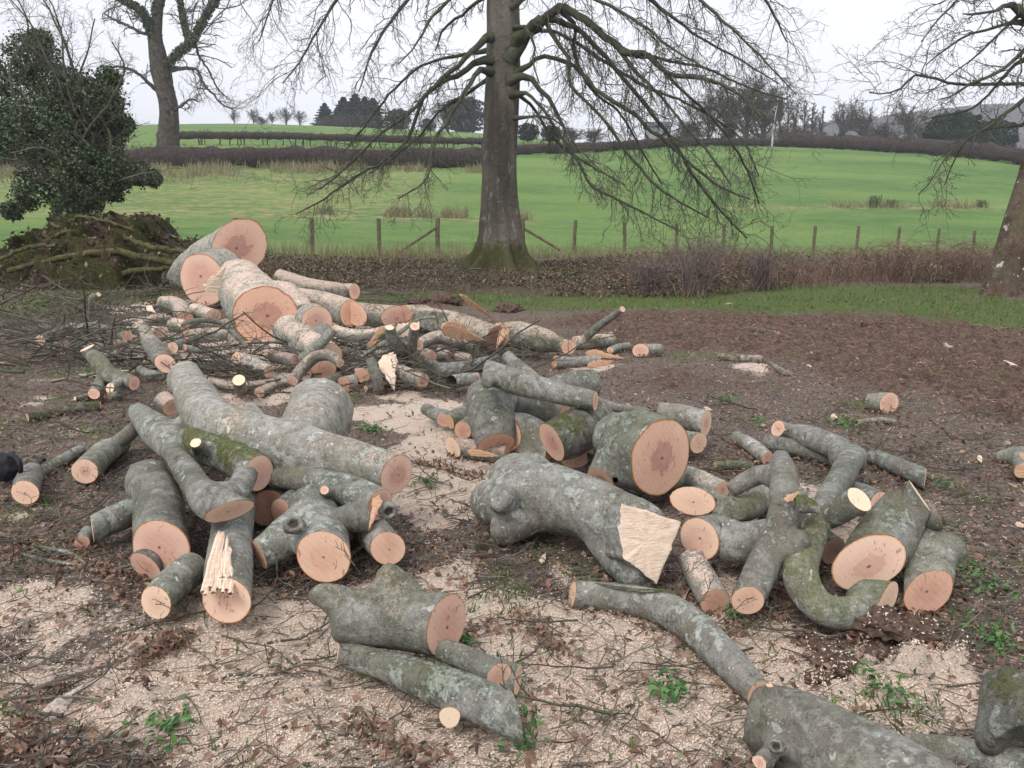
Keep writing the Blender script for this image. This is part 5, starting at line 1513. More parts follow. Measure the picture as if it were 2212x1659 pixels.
# ---- the big forked burr block with the ripped face
log('massive forked grey burr block in the foreground with a flat pale ripped face',
    [(1105, 1030, 56, .22), (1150, 1062, 74, .22), (1235, 1085, 72, .22), (1320, 1118, 66, .22), (1370, 1140, 62, .21), (1398, 1158, 60, .2)], f0='bark', f1='bark', l=.75, d=.12, lump=.09, vox=.013, cutr=1.75,
    limbs=[([(1140, 1040, 62, .24), (1142, 1005, 48, .28), (1138, 982, 28, .33)], None, 'bark'), ([(1130, 1080, 68, .2), (1070, 1082, 50, .17), (1046, 1080, 38, .15)], None, 'bark'),
           ([(1120, 1110, 56, .16), (1092, 1148, 34, .09), (1082, 1168, 22, .06)], None, 'bark'), ([(1095, 1080, 34, .22), (1076, 1078, 24, .30)], None, 'bark'), 
           ([(1290, 1120, 58, .18), (1318, 1172, 50, .12), (1362, 1228, 42, .08), (1390, 1250, 34, .07)], None, 'bark')])
def ripped_block(root):
    # the squared-off end where the trunk was ripped along the grain
    P0 = Vector(G(1405, 1168, .22)[0]); n = Vector((.36, -.86, .36)).normalized(); P0 += n * .035
    org = Vector(root.location)
    cor = []
    for px, py in [(1343, 1088), (1405, 1106), (1471, 1128), (1446, 1196), (1418, 1263), (1378, 1228), (1346, 1206), (1338, 1150)]:
        d = Vector(ray(px, py)); o = Vector((0, 0, EYE)); t = (P0 - o).dot(n) / d.dot(n); cor.append(o + d * t)
    k = len(cor); m = 7
    ring = []
    for i in range(k):
        for j in range(m):
            q = cor[i].lerp(cor[(i + 1) % k], j / m); ring.append(q + Vector(rng.normal(size=3)) * .0025)
    K = len(ring); ctr = sum(ring, Vector()) / K
    back = [q + (ctr - q) * .10 - n * .17 for q in ring]
    V = [q for q in ring] + back
    F = [(i, (i + 1) % K, K + (i + 1) % K, K + i) for i in range(K)]
    o_ = link('ripped_side', mesh_arrays('ripped_side', np.array([v - org for v in V]), F, False, {'ax': np.zeros(2 * K)}), M_BARK, root); o_['lichen'] = .5
    # the face itself: long shallow ridges of torn grain
    U = (cor[2] - cor[0]).normalized(); W = n.cross(U)
    fr = [1, .97, .9, .78, .64, .5, .36, .22, .1]; V = []; 
    for f in fr:
        for q in ring:
            p = ctr + (q - ctr) * f; s = (p - ctr).dot(W)
            h = (mnoise.noise(Vector((s * 75, (p - ctr).dot(U) * 3.0, 0))) * .0035 + mnoise.noise(Vector((s * 22, 4, 0))) * .005) if f < 1 else 0
            V.append(p + n * (h + .002 * (f < 1)) - org)
    V.append(ctr - org)
    F = [(a_ * K + i, a_ * K + (i + 1) % K, (a_ + 1) * K + (i + 1) % K, (a_ + 1) * K + i) for a_ in range(len(fr) - 1) for i in range(K)]
    F3 = [((len(fr) - 1) * K + i, (len(fr) - 1) * K + (i + 1) % K, len(V) - 1) for i in range(K)]
    link('ripped_face', mesh_arrays('ripped_face', np.array(V), F, True, None, F3), M_TORN, root)
ripped_block(LOGS[-1])
# ---- right pile
log('curved mossy log with a round pink face above the pale end of the burr block', [(1645, 1050, 20, .24), (1630, 1090, 26, .24), (1580, 1100, 28, .25), (1535, 1088, 30, .27), (1497, 1082, 32, .28)], c1=(-.25, -.93, .22), m=.6, l=.8, tone=.2)
log('thick grey log below the round face, wide pink oval end turned left', [(1672, 1160, 40, .16), (1600, 1172, 44, .17), (1511, 1164, 46, .18)], c1=(-.66, -.75, .05), l=.6)
log('long many-forked pale limb standing out of the right pile, sawn end at the bottom', [(1686, 985, 19, .50), (1694, 1030, 30, .46), (1694, 1090, 32, .40), (1682, 1150, 35, .30), (1650, 1220, 36, .20), (1615, 1298, 34, .12)], c1=(-.25, -.9, -.1), c0=(.1, .5, .8), l=.65,
    limbs=[([(1690, 1040, 26, .44), (1645, 1025, 22, .42), (1600, 1045, 20, .36), (1578, 1060, 17, .33)], (-.8, 0, -.5), 'bark'), ([(1682, 1190, 30, .25), (1715, 1175, 26, .28), (1742, 1158, 19, .32)], (.7, .2, .5), 'bark'),
           ([(1695, 1085, 24, .40), (1725, 1080, 20, .41), (1730, 1058, 13, .46)], None, 'bark')], heart=.0, f0='bark')
log('green moss covered stub with a torn orange scar on the forked pale limb', [(1705, 1085, 22, .42), (1745, 1092, 18, .40), (1768, 1100, 9, .40)], m=1.0, f1='torn', c1=(.9, -.2, .1), f0='none')
splinter('orange torn bark scar beside the mossy stub', (1695, 1082, .50), (1728, 1062, .52), 7, .4, M_TORN_O)
log('long lichen-grey log at the back of the right pile, white sawn tip at its left', [(1680, 926, 19, .12), (1740, 942, 25, .13), (1810, 968, 28, .14), (1868, 998, 29, .14)], c0=(-.9, -.3, .35), l=1., t0=1.0, f1='bark', vox=.011, c1=(.8, .2, 0),
    limbs=[([(1840, 985, 28, .16), (1815, 1035, 27, .22), (1785, 1080, 26, .26), (1775, 1120, 24, .25)], (0, -.8, -.4), 'bark')])
log('slim log continuing right of the long lichen-grey one, pale oval end', [(1885, 985, 17), (1940, 1008, 20), (1998, 1034, 22)], c1=(.85, -.5, 0), tone=.6, l=.8)
log('slim brown log lying just below the long lichen-grey one', [(1655, 955, 18), (1740, 972, 20), (1826, 996, 20)], c1=(.85, -.4, .1), tone=-.1, l=.4)
log('short dark stick at the left end of the slim brown log', [(1590, 946, 14), (1622, 962, 16), (1658, 990, 16)], c1=(.5, -.8, 0), l=.7, tone=-.3)
log('pale disc ended log tilted upwards on the right pile, hollow split on its side', [(1745, 1138, 18, .22), (1790, 1116, 26, .31), (1830, 1092, 29, .38), (1855, 1079, 30, .42)], c1=(.30, -.55, .78), tone=.9, l=.4, lump=.09)
log('thick log of the right pile with a broad flat-sided pink face towards the camera', [(1962, 1085, 44, .34), (1935, 1130, 58, .28), (1905, 1175, 62, .22), (1875, 1217, 60, .18)], c0=(.6, .3, .75), c1=(-.1, -.97, .1), m=.5, l=.7, lump=.08,
    limbs=[([(1950, 1120, 48, .3), (1975, 1095, 36, .36), (1984, 1068, 26, .42)], (.75, -.25, .6), 'pale')])
log('log end with a thin pale cut standing at the far right of the pile', [(1985, 1120, 26, .26), (2010, 1118, 28, .3), (2027, 1116, 29, .32)], c1=(.85, -.3, .42), tone=.8, l=.8, m=.3)
log('lumpy grey-green log with a soiled orange face at the right end of the pile', [(1985, 1150, 44, .2), (2002, 1210, 50, .15), (2006, 1277, 46, .11)], c1=(.12, -.95, .1), tone=-.25, l=.9, m=.3, lump=.1,
    limbs=[([(2010, 1190, 40, .2), (2045, 1185, 34, .2), (2064, 1190, 26, .18)], (.9, -.2, .2), 'bark')])
log('curved mossy root-like log at the front of the right pile ending in a pale oval', [(1772, 1128, 26, .28), (1748, 1180, 30, .24), (1728, 1235, 38, .2), (1750, 1290, 36, .13), (1795, 1322, 35, .1), (1855, 1318, 36, .1), (1920, 1291, 36, .13)], c1=(.62, -.78, .0), m=.7, l=.9, tone=.5, vox=.011, f0='bark')
log('dusty pale log sloping down between the burr block and the forked limb', [(1490, 1205, 28, .1), (1515, 1250, 32, .06), (1545, 1300, 32, .04)], d=.8, l=.5)
log('mottled grey log lying in the dark hollow behind the forked limb', [(1650, 1120, 34, .12), (1720, 1140, 34, .12), (1800, 1190, 32, .1)], dk=.3, l=.6)
log('pale grey log lying under the back of the right pile', [(1560, 1060, 24, .08), (1480, 1030, 26, .09), (1430, 1040, 24, .1)], l=1., d=.4)
log('grey log seen behind the pale disc ended one', [(1800, 1070, 20, .12), (1850, 1062, 22, .14), (1900, 1085, 24, .14)], l=.8)
log('single short log lying apart on the brown leaves at the right, pink face', [(1876, 868, 18), (1898, 869, 21), (1921, 871, 24)], c1=(.3, -.95, .05), tone=.15)
log('broken branch stub entering from the right edge above the litter', [(2230, 1000, 30), (2190, 985, 22), (2152, 988, 12)], l=.8, m=.3, limbs=[([(2215, 985, 26, .08), (2208, 1018, 16, .07)], (-.2, -.95, .2), 'torn')])
log('mossy rotting stick on the brown ground right of centre', [(1552, 772, 8), (1600, 775, 9), (1646, 777, 9)], m=1., d=.4, name='branch_piece', cat='branch')
log('dark curved stick lying on the mud at the far right centre', [(1626, 712, 5), (1655, 716, 5), (1682, 723, 7)], dk=.6, name='branch_piece', cat='branch')
log('grey lichen stick in front of the single short log', [(1855, 912, 5), (1900, 907, 6), (1935, 912, 6)], name='branch_piece', cat='branch')
log('pale broken stick lying left of the single short log', [(1665, 785, 5), (1685, 800, 8), (1712, 810, 5)], f1='torn', vox=.01, name='branch_piece', cat='branch', f0='none')
log('low mossy stick in the litter above the forked pale limb', [(1545, 1005, 8), (1590, 1003, 9), (1625, 1008, 8)], m=.8, name='branch_piece', cat='branch')
for q in [('bright splinter lying on mud near the right edge', (2165, 782), (2198, 790), 5), ('small white chip of wood right of centre on the mud', (1742, 790), (1760, 797), 4), ('pale upright chip beside the right edge branch stub', (2115, 985), (2120, 1000), 5),
          ('pinkish chip standing between the front log and the burr block', (1170, 1215), (1178, 1195), 6), ('pale thin wedge beside the lichen painted front log', (733, 1435), (738, 1400), 6),
          ('white chip above the long lichen-grey log', (1795, 900), (1810, 903), 7), ('orange splinter at the far right in the litter', (2195, 1130), (2218, 1140), 5), ('curl of pale bark on the grass above the right pile', (1520, 882), (1540, 886), 4)]:
    splinter(q[0], (*q[1], .02), (*q[2], .02), q[3], .4)

# ---- the felled trunk, cut into rounds
log('thickest butt of the felled trunk, tall heart-shaped pink face beside the fence side root plate', [(360, 612, 30, -16.0), (420, 588, 44, -14.6), (470, 560, 52, -13.8), (517, 534, 56, -13.2)], c1=(.45, -.88, -.1), heart=.9, l=.6, d=.3, lump=.1, vox=.05)
log('second round of the felled trunk, reddish face turned left and grey band of bark', [(436, 606, 58, -12.1), (484, 588, 56, -12.9)], c0=(-.42, -.9, 0), c1=(.5, .85, 0), tone=-.2, heart=.3, t0=-.1, d=.3, lump=.08)
log('main trunk section of the felled beech with the big pink notched face towards the camera', [(518, 604, 48, -11.4), (530, 628, 55, -10.7), (550, 655, 62, -10.1), (578, 682, 65, -9.4)], c1=(.22, -.97, -.02), heart=1.0, l=.8, d=.75, lump=.10, m=.25,
    limbs=[([(600, 650, 50, -10.2), (632, 672, 44, -9.9), (655, 690, 38, -9.6)], (.8, -.4, -.3), 'bark')], vox=.03)
splinter('pale torn slab of sapwood standing against the second trunk round', (448, 632, .75), (488, 575, 1.0), 13, .3, M_TORN)
log('upright thin slice of pink wood right of the big notched face', [(672, 690, 34, .35), (684, 695, 36, .35)], c1=(.55, -.83, 0), lump=.12, heart=.4, d=.3)
log('dusty thick limb section under the upright slice', [(625, 715, 34, .2), (665, 745, 34, .2), (712, 770, 30, .18)], d=.7, l=.6, m=.2)
log('rounded grey log end leaning below the upright slice', [(700, 720, 24, .28), (680, 752, 28, .2)], l=.9, f1='bark', vox=.02)
log('dust covered limb stretching right behind the main trunk section', [(600, 600, 20, .55), (660, 622, 24, .42), (720, 630, 22, .36), (766, 630, 18, .34)], d=1., m=.4, c1=(.9, -.4, 0))
log('long dusty log ending in a pink crescent face, behind the upright slice', [(640, 648, 26, .35), (700, 660, 28, .3), (757, 676, 28, .24)], d=1., m=.3, c1=(.75, -.66, 0))
log('moss and dust covered section between the two pink crescent cuts', [(768, 678, 27, .24), (815, 682, 26, .22), (860, 686, 27, .2)], d=.85, m=.8, c0=(-.7, -.7, 0), c1=(.6, -.8, 0), dk=.1)
log('long mossy limb running right from the second crescent cut', [(872, 684, 26, .2), (930, 690, 26, .2), (1000, 704, 27, .2), (1068, 730, 28, .2)], d=.75, m=.9, c0=(-.7, -.7, 0), c1=(.8, -.5, -.3), tone=-.6)
log('large dusty mossy log in the middle distance with a small round pink end', [(1080, 724, 28, .2), (1130, 726, 30, .22), (1180, 737, 26, .18), (1228, 750, 17, .13)], d=.7, m=.9, c0=(-.75, -.65, 0), c1=(.35, -.93, 0), t0=-.6,
    limbs=[([(1110, 718, 22, .24), (1120, 706, 18, .3)], (.1, .3, .9), 'bark')])
splinter('broad torn brown slab leaning on the long mossy limb', (955, 705, .42), (1045, 735, .22), 17, .25, M_TORN_O, jag=.15)
splinter('reddish torn spike at the seam of the two mossy logs', (1090, 712, .3), (1072, 752, .2), 8, .4, M_TORN_O)
splinter('long thin split pole leaning over the mossy limb', (995, 637, .62), (1078, 698, .15), 5, .6, M_TORN_O, jag=.1)
log('short mossy rubble log right of the small round pink end', [(1240, 742, 15), (1280, 738, 17), (1322, 735, 14)], m=.9, d=.5)
log('grey dead branch pointing up to the right above the mossy rubble log', [(1265, 728, 10, .15), (1300, 700, 9, .3), (1345, 668, 7, .5)], l=1., name='branch_piece', cat='branch')
log('short log with an orange-pink end lying alone past the mossy rubble', [(1426, 756, 13), (1405, 757, 14), (1384, 758, 15)], c1=(-.5, -.85, .1), l=.9, d=.3)
log('small grey stick left of the lone orange-ended log', [(1318, 757, 8), (1340, 750, 9), (1358, 748, 9)], l=.9, name='branch_piece', cat='branch')
log('rotten ended grey log on the grass below the mossy rubble', [(1198, 783, 15), (1240, 782, 12), (1292, 778, 12)], f0='torn', vox=.012, l=.8, c0=(-.9, -.3, .2))
splinter('orange splintered slab lying right of the rotten ended log', (1265, 762, .03), (1350, 774, .03), 8, .3, M_TORN_O)
splinter('second orange splintered slab below the first, right of the rotten ended log', (1270, 790, .03), (1325, 780, .03), 8, .3, M_TORN_O)

# ---- smaller pieces among the brushwood
J = [
 ('curved speckled branch lying in front of the middle brushwood', [(906, 788, 15), (950, 800, 17), (1010, 795, 16), (1072, 778, 13)], dict(c0=(-.8, -.5, 0), t0=.6, l=.8)),
 ('upright stub with a round cream cut on top in the middle brushwood', [(880, 768, 18, .15), (855, 745, 18, .3), (842, 708, 9, .48)], dict(c1=(.1, -.4, .9), tone=1., l=.9)),
 ('straight grey stick standing nearly upright beside the cream topped stub', [(886, 782, 11, .1), (890, 745, 12, .3), (896, 705, 11, .5)], dict(l=1.)),
 ('grey crooked log behind the curved speckled branch', [(905, 745, 14, .2), (945, 728, 15, .25), (985, 738, 14, .2), (1015, 752, 10, .12)], dict(l=.9, d=.5)),
 ('short dome ended grey log between crooked log and curved branch', [(918, 768, 17, .14), (930, 775, 18, .12)], dict(l=.9, d=.5)),
 ('small dusty block right of the dome ended log', [(945, 764, 13, .12), (970, 770, 12, .1)], dict(d=.8)),
 ('dusty stub lying behind the middle of the curved speckled branch', [(985, 772, 13, .1), (1015, 778, 12, .08)], dict(d=.9)),
 ('pale dusty log sloping right at the front of the middle brushwood', [(857, 800, 14, .16), (885, 812, 17, .12), (914, 823, 17, .1)], dict(d=.8, l=.5)),
 ('hollow ended log lying in front of the knobbly block', [(975, 827, 16, .1), (1005, 820, 14, .1), (1035, 815, 10, .12)], dict(f0='hollow', c0=(-.6, -.78, .1), l=.9)),
 ('stout round log with a brown face in the middle brushwood', [(665, 800, 15, .15), (680, 795, 20, .16), (697, 795, 23, .16)], dict(c1=(.1, -.97, .1), tone=-.45, d=.3)),
 ('bent pale branch arching over the stout brown faced log', [(632, 822, 12, .12), (650, 800, 13, .18), (680, 772, 13, .28), (712, 768, 12, .3), (735, 785, 10, .25)], dict(d=.5, l=.8)),
 ('ochre ended small log right below the stout brown faced one', [(730, 820, 14, .07), (700, 830, 14, .08)], dict(c1=(-.4, -.9, .1), tone=.2)),
 ('reddish ragged block beside the ochre ended log', [(742, 828, 14, .07), (772, 824, 16, .08)], dict(tone=-.5, c0=(-.5, -.8, 0), d=.4)),
 ('dusty pinkish block in front of the standing sticks of the middle brushwood', [(766, 810, 14, .13), (782, 812, 16, .13)], dict(c1=(.1, -.97, .1), tone=-.2, d=.9)),
 ('narrow grey stick standing left of the split wedges', [(818, 838, 12, .05), (812, 810, 12, .17), (800, 775, 10, .3)], dict(l=.9)),
 ('leaning rough branch below the upright pink slice', [(655, 775, 13, .15), (690, 745, 12, .3), (722, 710, 10, .45)], dict(l=.9, m=.4)),
 ('dusty long limb lying above the middle brushwood', [(715, 712, 12, .24), (760, 725, 14, .2), (800, 722, 11, .22), (850, 710, 10, .28)], dict(d=1.)),
 ('oblique pale faced log standing left of the stout brown one', [(582, 802, 14, .1), (545, 790, 20, .12), (508, 782, 23, .14)], dict(c1=(-.72, -.62, .3), tone=.3, d=.5)),
 ('cream topped short log standing in sawdust in front of the oblique faced one', [(520, 842, 14, .06), (516, 821, 14, .22)], dict(c1=(0, -.55, .83), tone=1.)),
 ('dusty low log lying right of the cream topped one', [(455, 828, 12), (520, 838, 14), (590, 828, 10)], dict(d=1.)),
 ('second dusty low log, just beyond the first and nearer the stout brown faced one', [(560, 848, 12), (600, 832, 11), (648, 822, 9)], dict(d=.9)),
 ('dusty square block against the upper end of the long thick limb', [(372, 880, 20, .14), (352, 862, 20, .18)], dict(d=1., lump=.15)),
 ('thick dusty branch with a reddish round face hanging over the left brush', [(312, 712, 12, .4), (325, 740, 18, .34), (342, 762, 22, .26), (357, 785, 20, .2)], dict(c1=(.1, -.95, .1), d=.5, tone=-.1)),
 ('small log with an orange face beside the hanging reddish one', [(395, 740, 9, .3), (373, 752, 13, .28)], dict(c1=(-.1, -.95, .2), tone=.1)),
 ('thin stick with a tiny orange end beside the small orange faced log', [(440, 760, 7, .2), (398, 751, 7, .27)], dict(c1=(-.3, -.9, .2))),
 ('grey branch lying across the brush with a pale left cut', [(152, 706, 9, .2), (200, 708, 12, .24), (275, 728, 13, .2)], dict(c0=(-.6, -.7, .3), t0=1., m=.4)),
 ('round ended branch with an orange face at the far left of the brush', [(150, 710, 10, .18), (115, 724, 12, .16), (86, 737, 13, .14)], dict(c1=(-.2, -.93, .2), m=.4, tone=.3)),
 ('thick mossy branch with a slanting plank-like pale cut on top', [(188, 752, 15, .30), (212, 780, 18, .24), (238, 810, 18, .16), (290, 828, 15, .12)], dict(c0=(-.35, -.2, .9), t0=1., m=.5, l=.7)),
 ('dark branch lying behind the hanging reddish faced branch', [(140, 745, 12, .1), (170, 720, 12, .18), (215, 700, 8, .26)], dict(d=.4, m=.3)),
 ('brown faced stub low behind the slanting plank cut', [(268, 742, 12, .12), (247, 750, 15, .12)], dict(c1=(-.1, -.95, .1), tone=-.35)),
 ('pale pink offcut lying below the brown faced stub', [(218, 768, 8, .08), (258, 764, 9, .1)], dict(tone=0, d=.6)),
 ('orange faced log, largest of the small heap at the left', [(225, 812, 12, .1), (203, 851, 12, .08)], dict(c1=(-.1, -.95, .15), m=.5, tone=-.2)),
 ('cream faced log, topmost of the small heap at the left', [(262, 822, 9, .14), (238, 838, 10, .12)], dict(c1=(-.1, -.8, .5), tone=.7)),
 ('small tan faced log, lower right of the small heap at the left', [(262, 852, 9), (233, 857, 9)], dict(c1=(-.2, -.95, .1), tone=.3)),
 ('thin pale tipped stick at the left of the small heap', [(200, 852, 6), (162, 862, 6)], dict(c1=(-.6, -.7, .2), tone=1.)),
 ('long mossy stick on the leaves in front of the small heap', [(60, 902, 8), (110, 892, 9), (165, 880, 10), (217, 876, 9)], dict(m=1.)),
 ('dusty reddish log lying left of the trunk notch', [(402, 728, 16, .14), (450, 724, 17, .14), (492, 722, 14, .14)], dict(d=.9, tone=-.3, c0=(-.7, -.6, 0), t0=-.4)),
 ('dusty white block against the main trunk section', [(350, 655, 14, .22), (385, 662, 20, .2), (400, 690, 18, .16)], dict(d=1., lump=.15)),
 ('dusty white lump right of the first white block', [(420, 672, 17, .2), (462, 682, 18, .2)], dict(d=1., lump=.15)),
 ('dusty rounded block behind the reddish round face', [(370, 700, 16, .2), (400, 705, 15, .18)], dict(d=1., lump=.15)),
 ('hooked dark twig post standing at the back left of the brush', [(196, 690, 5, .12), (197, 655, 6, .35), (200, 640, 6, .44), (213, 636, 5, .46)], dict(c1=(.4, -.8, .4), tone=.8)),
 ('dusty log lying from the trunk foot toward the reddish face', [(330, 690, 10, .2), (300, 710, 13, .2), (345, 720, 13, .18)], dict(d=.9)),
 ('dark forked stick crossing the brush below the main trunk', [(388, 702, 4, .5), (430, 692, 5, .5), (480, 700, 6, .42), (530, 745, 5, .25)], dict(m=.4, tone=.6)),
 ('long arching stick leaning over the middle brushwood', [(790, 765, 5, .2), (850, 728, 5, .38), (905, 690, 4, .5), (940, 685, 3, .52)], dict(m=.6)),
 ('mossy branch rubble at the far end of the mossy rubble log', [(1300, 728, 9), (1322, 726, 10)], dict(m=1., d=.4)),
 ('thick dusty log beneath the brush left of the stout brown faced one', [(590, 770, 14, .1), (640, 780, 14, .1)], dict(d=.8)),
 ('grey bent branch piece at the foot of the slanting plank cut', [(300, 800, 10), (340, 812, 12), (385, 806, 10)], dict(l=.8)),
 ('small dusty stick right of the reddish ragged block', [(790, 840, 7), (830, 832, 7)], dict(d=.8)),
]
for lab, nd, kw in J:
    br = max(n[2] for n in nd) <= 9
    log(lab, nd, name='branch_piece' if br else 'cut_log', cat='branch' if br else 'log', **kw)
for lab, a, b_, w, mt in [('pale splintered slab lying behind the cream topped stub', (858, 718, .3), (905, 700, .4), 14, M_TORN), ('tan split wedge standing in the middle brushwood', (838, 765, .3), (860, 790, .2), 11, M_TORN),
        ('broad tan split wedge pointing down in front of the first one', (832, 770, .28), (852, 842, .05), 17, M_TORN), ('narrow pinkish split rail leaning in the middle brushwood', (830, 706, .42), (795, 745, .25), 7, M_TORN_O),
        ('thin pale spike beside the upright grey stick', (900, 690, .5), (906, 712, .42), 4, M_TORN), ('pale plank-like chip on the brush left of the trunk', (318, 662, .3), (336, 676, .28), 6, M_TORN),
        ('short reddish split rail in the brush', (792, 748, .2), (822, 735, .26), 6, M_TORN_O), ('orange shredded wood at the foot of the reddish ragged block', (740, 838, .04), (785, 832, .04), 9, M_TORN_O)]:
    splinter(lab, a, b_, w, .35, mt)

# ------------------------------------------------------------------ black bag at the left edge
def black_bag():
    p, s = G(12, 1010, .1)
    root = thing('black_bag', 'black cloth tool bag lying at the left edge beside the muddy log', 'bag', (p[0], p[1], 0))
    bm = bmesh.new(); bmesh.ops.create_icosphere(bm, subdivisions=4, radius=1)
    w, h = 34 * s, 34 * s
    for v in bm.verts:
        c = v.co; n_ = mnoise.noise(c * 1.7) * .22 + mnoise.noise(c * 5) * .08
        sq = 1 + .25 * (abs(c.x) ** 3)
        v.co = Vector((c.x * w * (1 + n_), c.y * w * .8 * (1 + n_), max(.0, .1 + c.z * h * (1 + n_) * (.8 if c.z < 0 else 1))))
    for f in bm.faces: f.smooth = True
    me = bpy.data.meshes.new('bag_body'); bm.to_mesh(me); bm.free()
    link('bag_body', me, M_BLACK, root)
    q = [node3((20, 985, 4, .22)), node3((42, 1000, 4, .2)), node3((48, 1030, 4, .1)), node3((70, 1015, 4, .05)), node3((95, 990, 3, .03))]
    P, Rr, k = limb_mesh(q, seg=20, k=6)
    link('strap', mesh_arrays('strap', *tubes(P - np.array([p[0], p[1], 0]), Rr, 6), True), M_BLACK, root)
black_bag()

# ------------------------------------------------------------------ brushwood of cut tops
def ground_pts(px0, px1, py0, py1, n):
    px, py = rng.uniform(px0, px1, n), rng.uniform(py0, py1, n)
    out = np.array([G(a, b_)[0] for a, b_ in zip(px, py)])
    return out

def brush(label, boxes, hmax, n2=5, n3=4, r=.009, ln=.9):
    Ps, Rs = [], []
    for (x0, x1, y0, y1, n) in boxes:
        A = ground_pts(x0, x1, y0, y1, n)
        A[:, 2] = rng.uniform(.02, hmax, n) * rng.uniform(.2, 1, n)
        a = rng.normal(0, .55, n) + np.where(rng.uniform(size=n) < .5, 0, math.pi)
        d = np.stack([np.cos(a), np.sin(a) * .8, rng.normal(0, .12, n)], -1); L = ln * rng.uniform(.4, 1.3, n)
        M = 8; P = np.zeros((n, M, 3)); P[:, 0] = A
        for j in range(1, M):
            d = _unit(d + rng.normal(size=(n, 3)) * np.array([.16, .16, .14])); P[:, j] = P[:, j - 1] + d * (L / (M - 1))[:, None]
        P[:, :, 2] = np.abs(P[:, :, 2]) + .01
        Ps.append(P); Rs.append((r * rng.uniform(.5, 1.5, (n, 1))) * np.linspace(1.2, .5, M)[None])
    P, Rr = np.concatenate(Ps), np.concatenate(Rs)
    P1, R1 = grow(P, Rr, n2, 6, .45, .55, .5, .0, .22, .15, 1, .0028); P1[:, :, 2] = np.abs(P1[:, :, 2]) + .006
    P2, R2 = grow(P1, R1, n3, 4, .45, .6, .5, .01, .28, .15, 1, .002); P2[:, :, 2] = np.abs(P2[:, :, 2]) + .006
    V, F = join([tubes(P, Rr, 4), tubes(P1[:, ::1], R1, 3), tubes(P2, R2, 3)])
    tag(link('brushwood', mesh_arrays('brushwood', V, F), M_BTWIG), label, 'brushwood', kind='stuff')
brush('grey tangle of cut branch tops left of the felled trunk', [(-60, 300, 660, 800, 70), (180, 440, 690, 830, 48), (-60, 200, 690, 850, 30)], .3, ln=1.1)
brush('twiggy tangle among the small logs in the middle', [(430, 760, 770, 850, 60), (700, 960, 700, 850, 80), (900, 1200, 760, 870, 22)], .2, ln=.75)
brush('low twigs lying round the left pile', [(-40, 320, 900, 1200, 38), (240, 420, 850, 980, 14), (40, 700, 1180, 1500, 16)], .03, 4, 4, .0035, .42)
brush('low twigs lying round the centre and right piles', [(880, 1150, 980, 1200, 26), (1500, 2200, 860, 1100, 40), (900, 1500, 1200, 1600, 18), (1500, 2200, 1250, 1650, 16)], .03, 4, 4, .0035, .4)
brush('tangle of thin twigs at the lower left corner', [(-60, 220, 1500, 1680, 12)], .10, 4, 4, .005, .5)
brush('bare twiggy tops lying before the bank right of the felled trunk', [(760, 1060, 615, 660, 22)], .4, 5, 4, .01, 1.2)

# a few distinct sticks in the foreground
for lab, nd, mm in [('greenish stick curving across the litter below the front log', [(765, 1560, 4), (810, 1590, 5), (860, 1612, 5), (930, 1640, 4)], .8),
        ('lichen stick forking on the sawdust at the lower left', [(315, 1435, 5), (335, 1405, 6), (350, 1385, 5)], .5), ('short lichen stick end beside the forking one', [(362, 1400, 4), (378, 1380, 5)], .5),
        ('long thin twig running from the left edge to the short round log', [(0, 1155, 3), (80, 1180, 4), (160, 1200, 4), (230, 1265, 4), (290, 1310, 3)], .3),
        ('grey twig arching from the left edge above the sawdust', [(20, 1190, 3), (110, 1212, 4), (190, 1225, 3), (250, 1260, 3)], .3),
        ('bare twig standing up in front of the burr block', [(1478, 1290, 2), (1500, 1250, 2.5), (1500, 1215, 2)], .2),
        ('green stick lying behind the bent brown limb', [(1285, 1262, 3, .1), (1380, 1276, 4, .12), (1440, 1278, 4, .12), (1465, 1300, 3, .1)], 1.),
        ('thin dark twig lying right of the tall oval face', [(1010, 1360, 3), (1090, 1352, 4), (1140, 1345, 3), (1180, 1385, 3), (1230, 1420, 2)], .3),
        ('twig trailing over the lower right litter', [(1560, 1375, 3), (1600, 1350, 4), (1650, 1330, 3), (1660, 1270, 2)], .3),
        ('pale dead twig in the lower left corner', [(60, 1520, 3), (75, 1600, 4), (120, 1650, 5), (160, 1690, 4)], .1),
        ('grey curved stick on sawdust left of the burr block', [(900, 1000, 3), (960, 1012, 4), (1030, 1030, 3)], .3)]:
    log(lab, nd, name='stick', cat='stick', m=mm, l=.6)

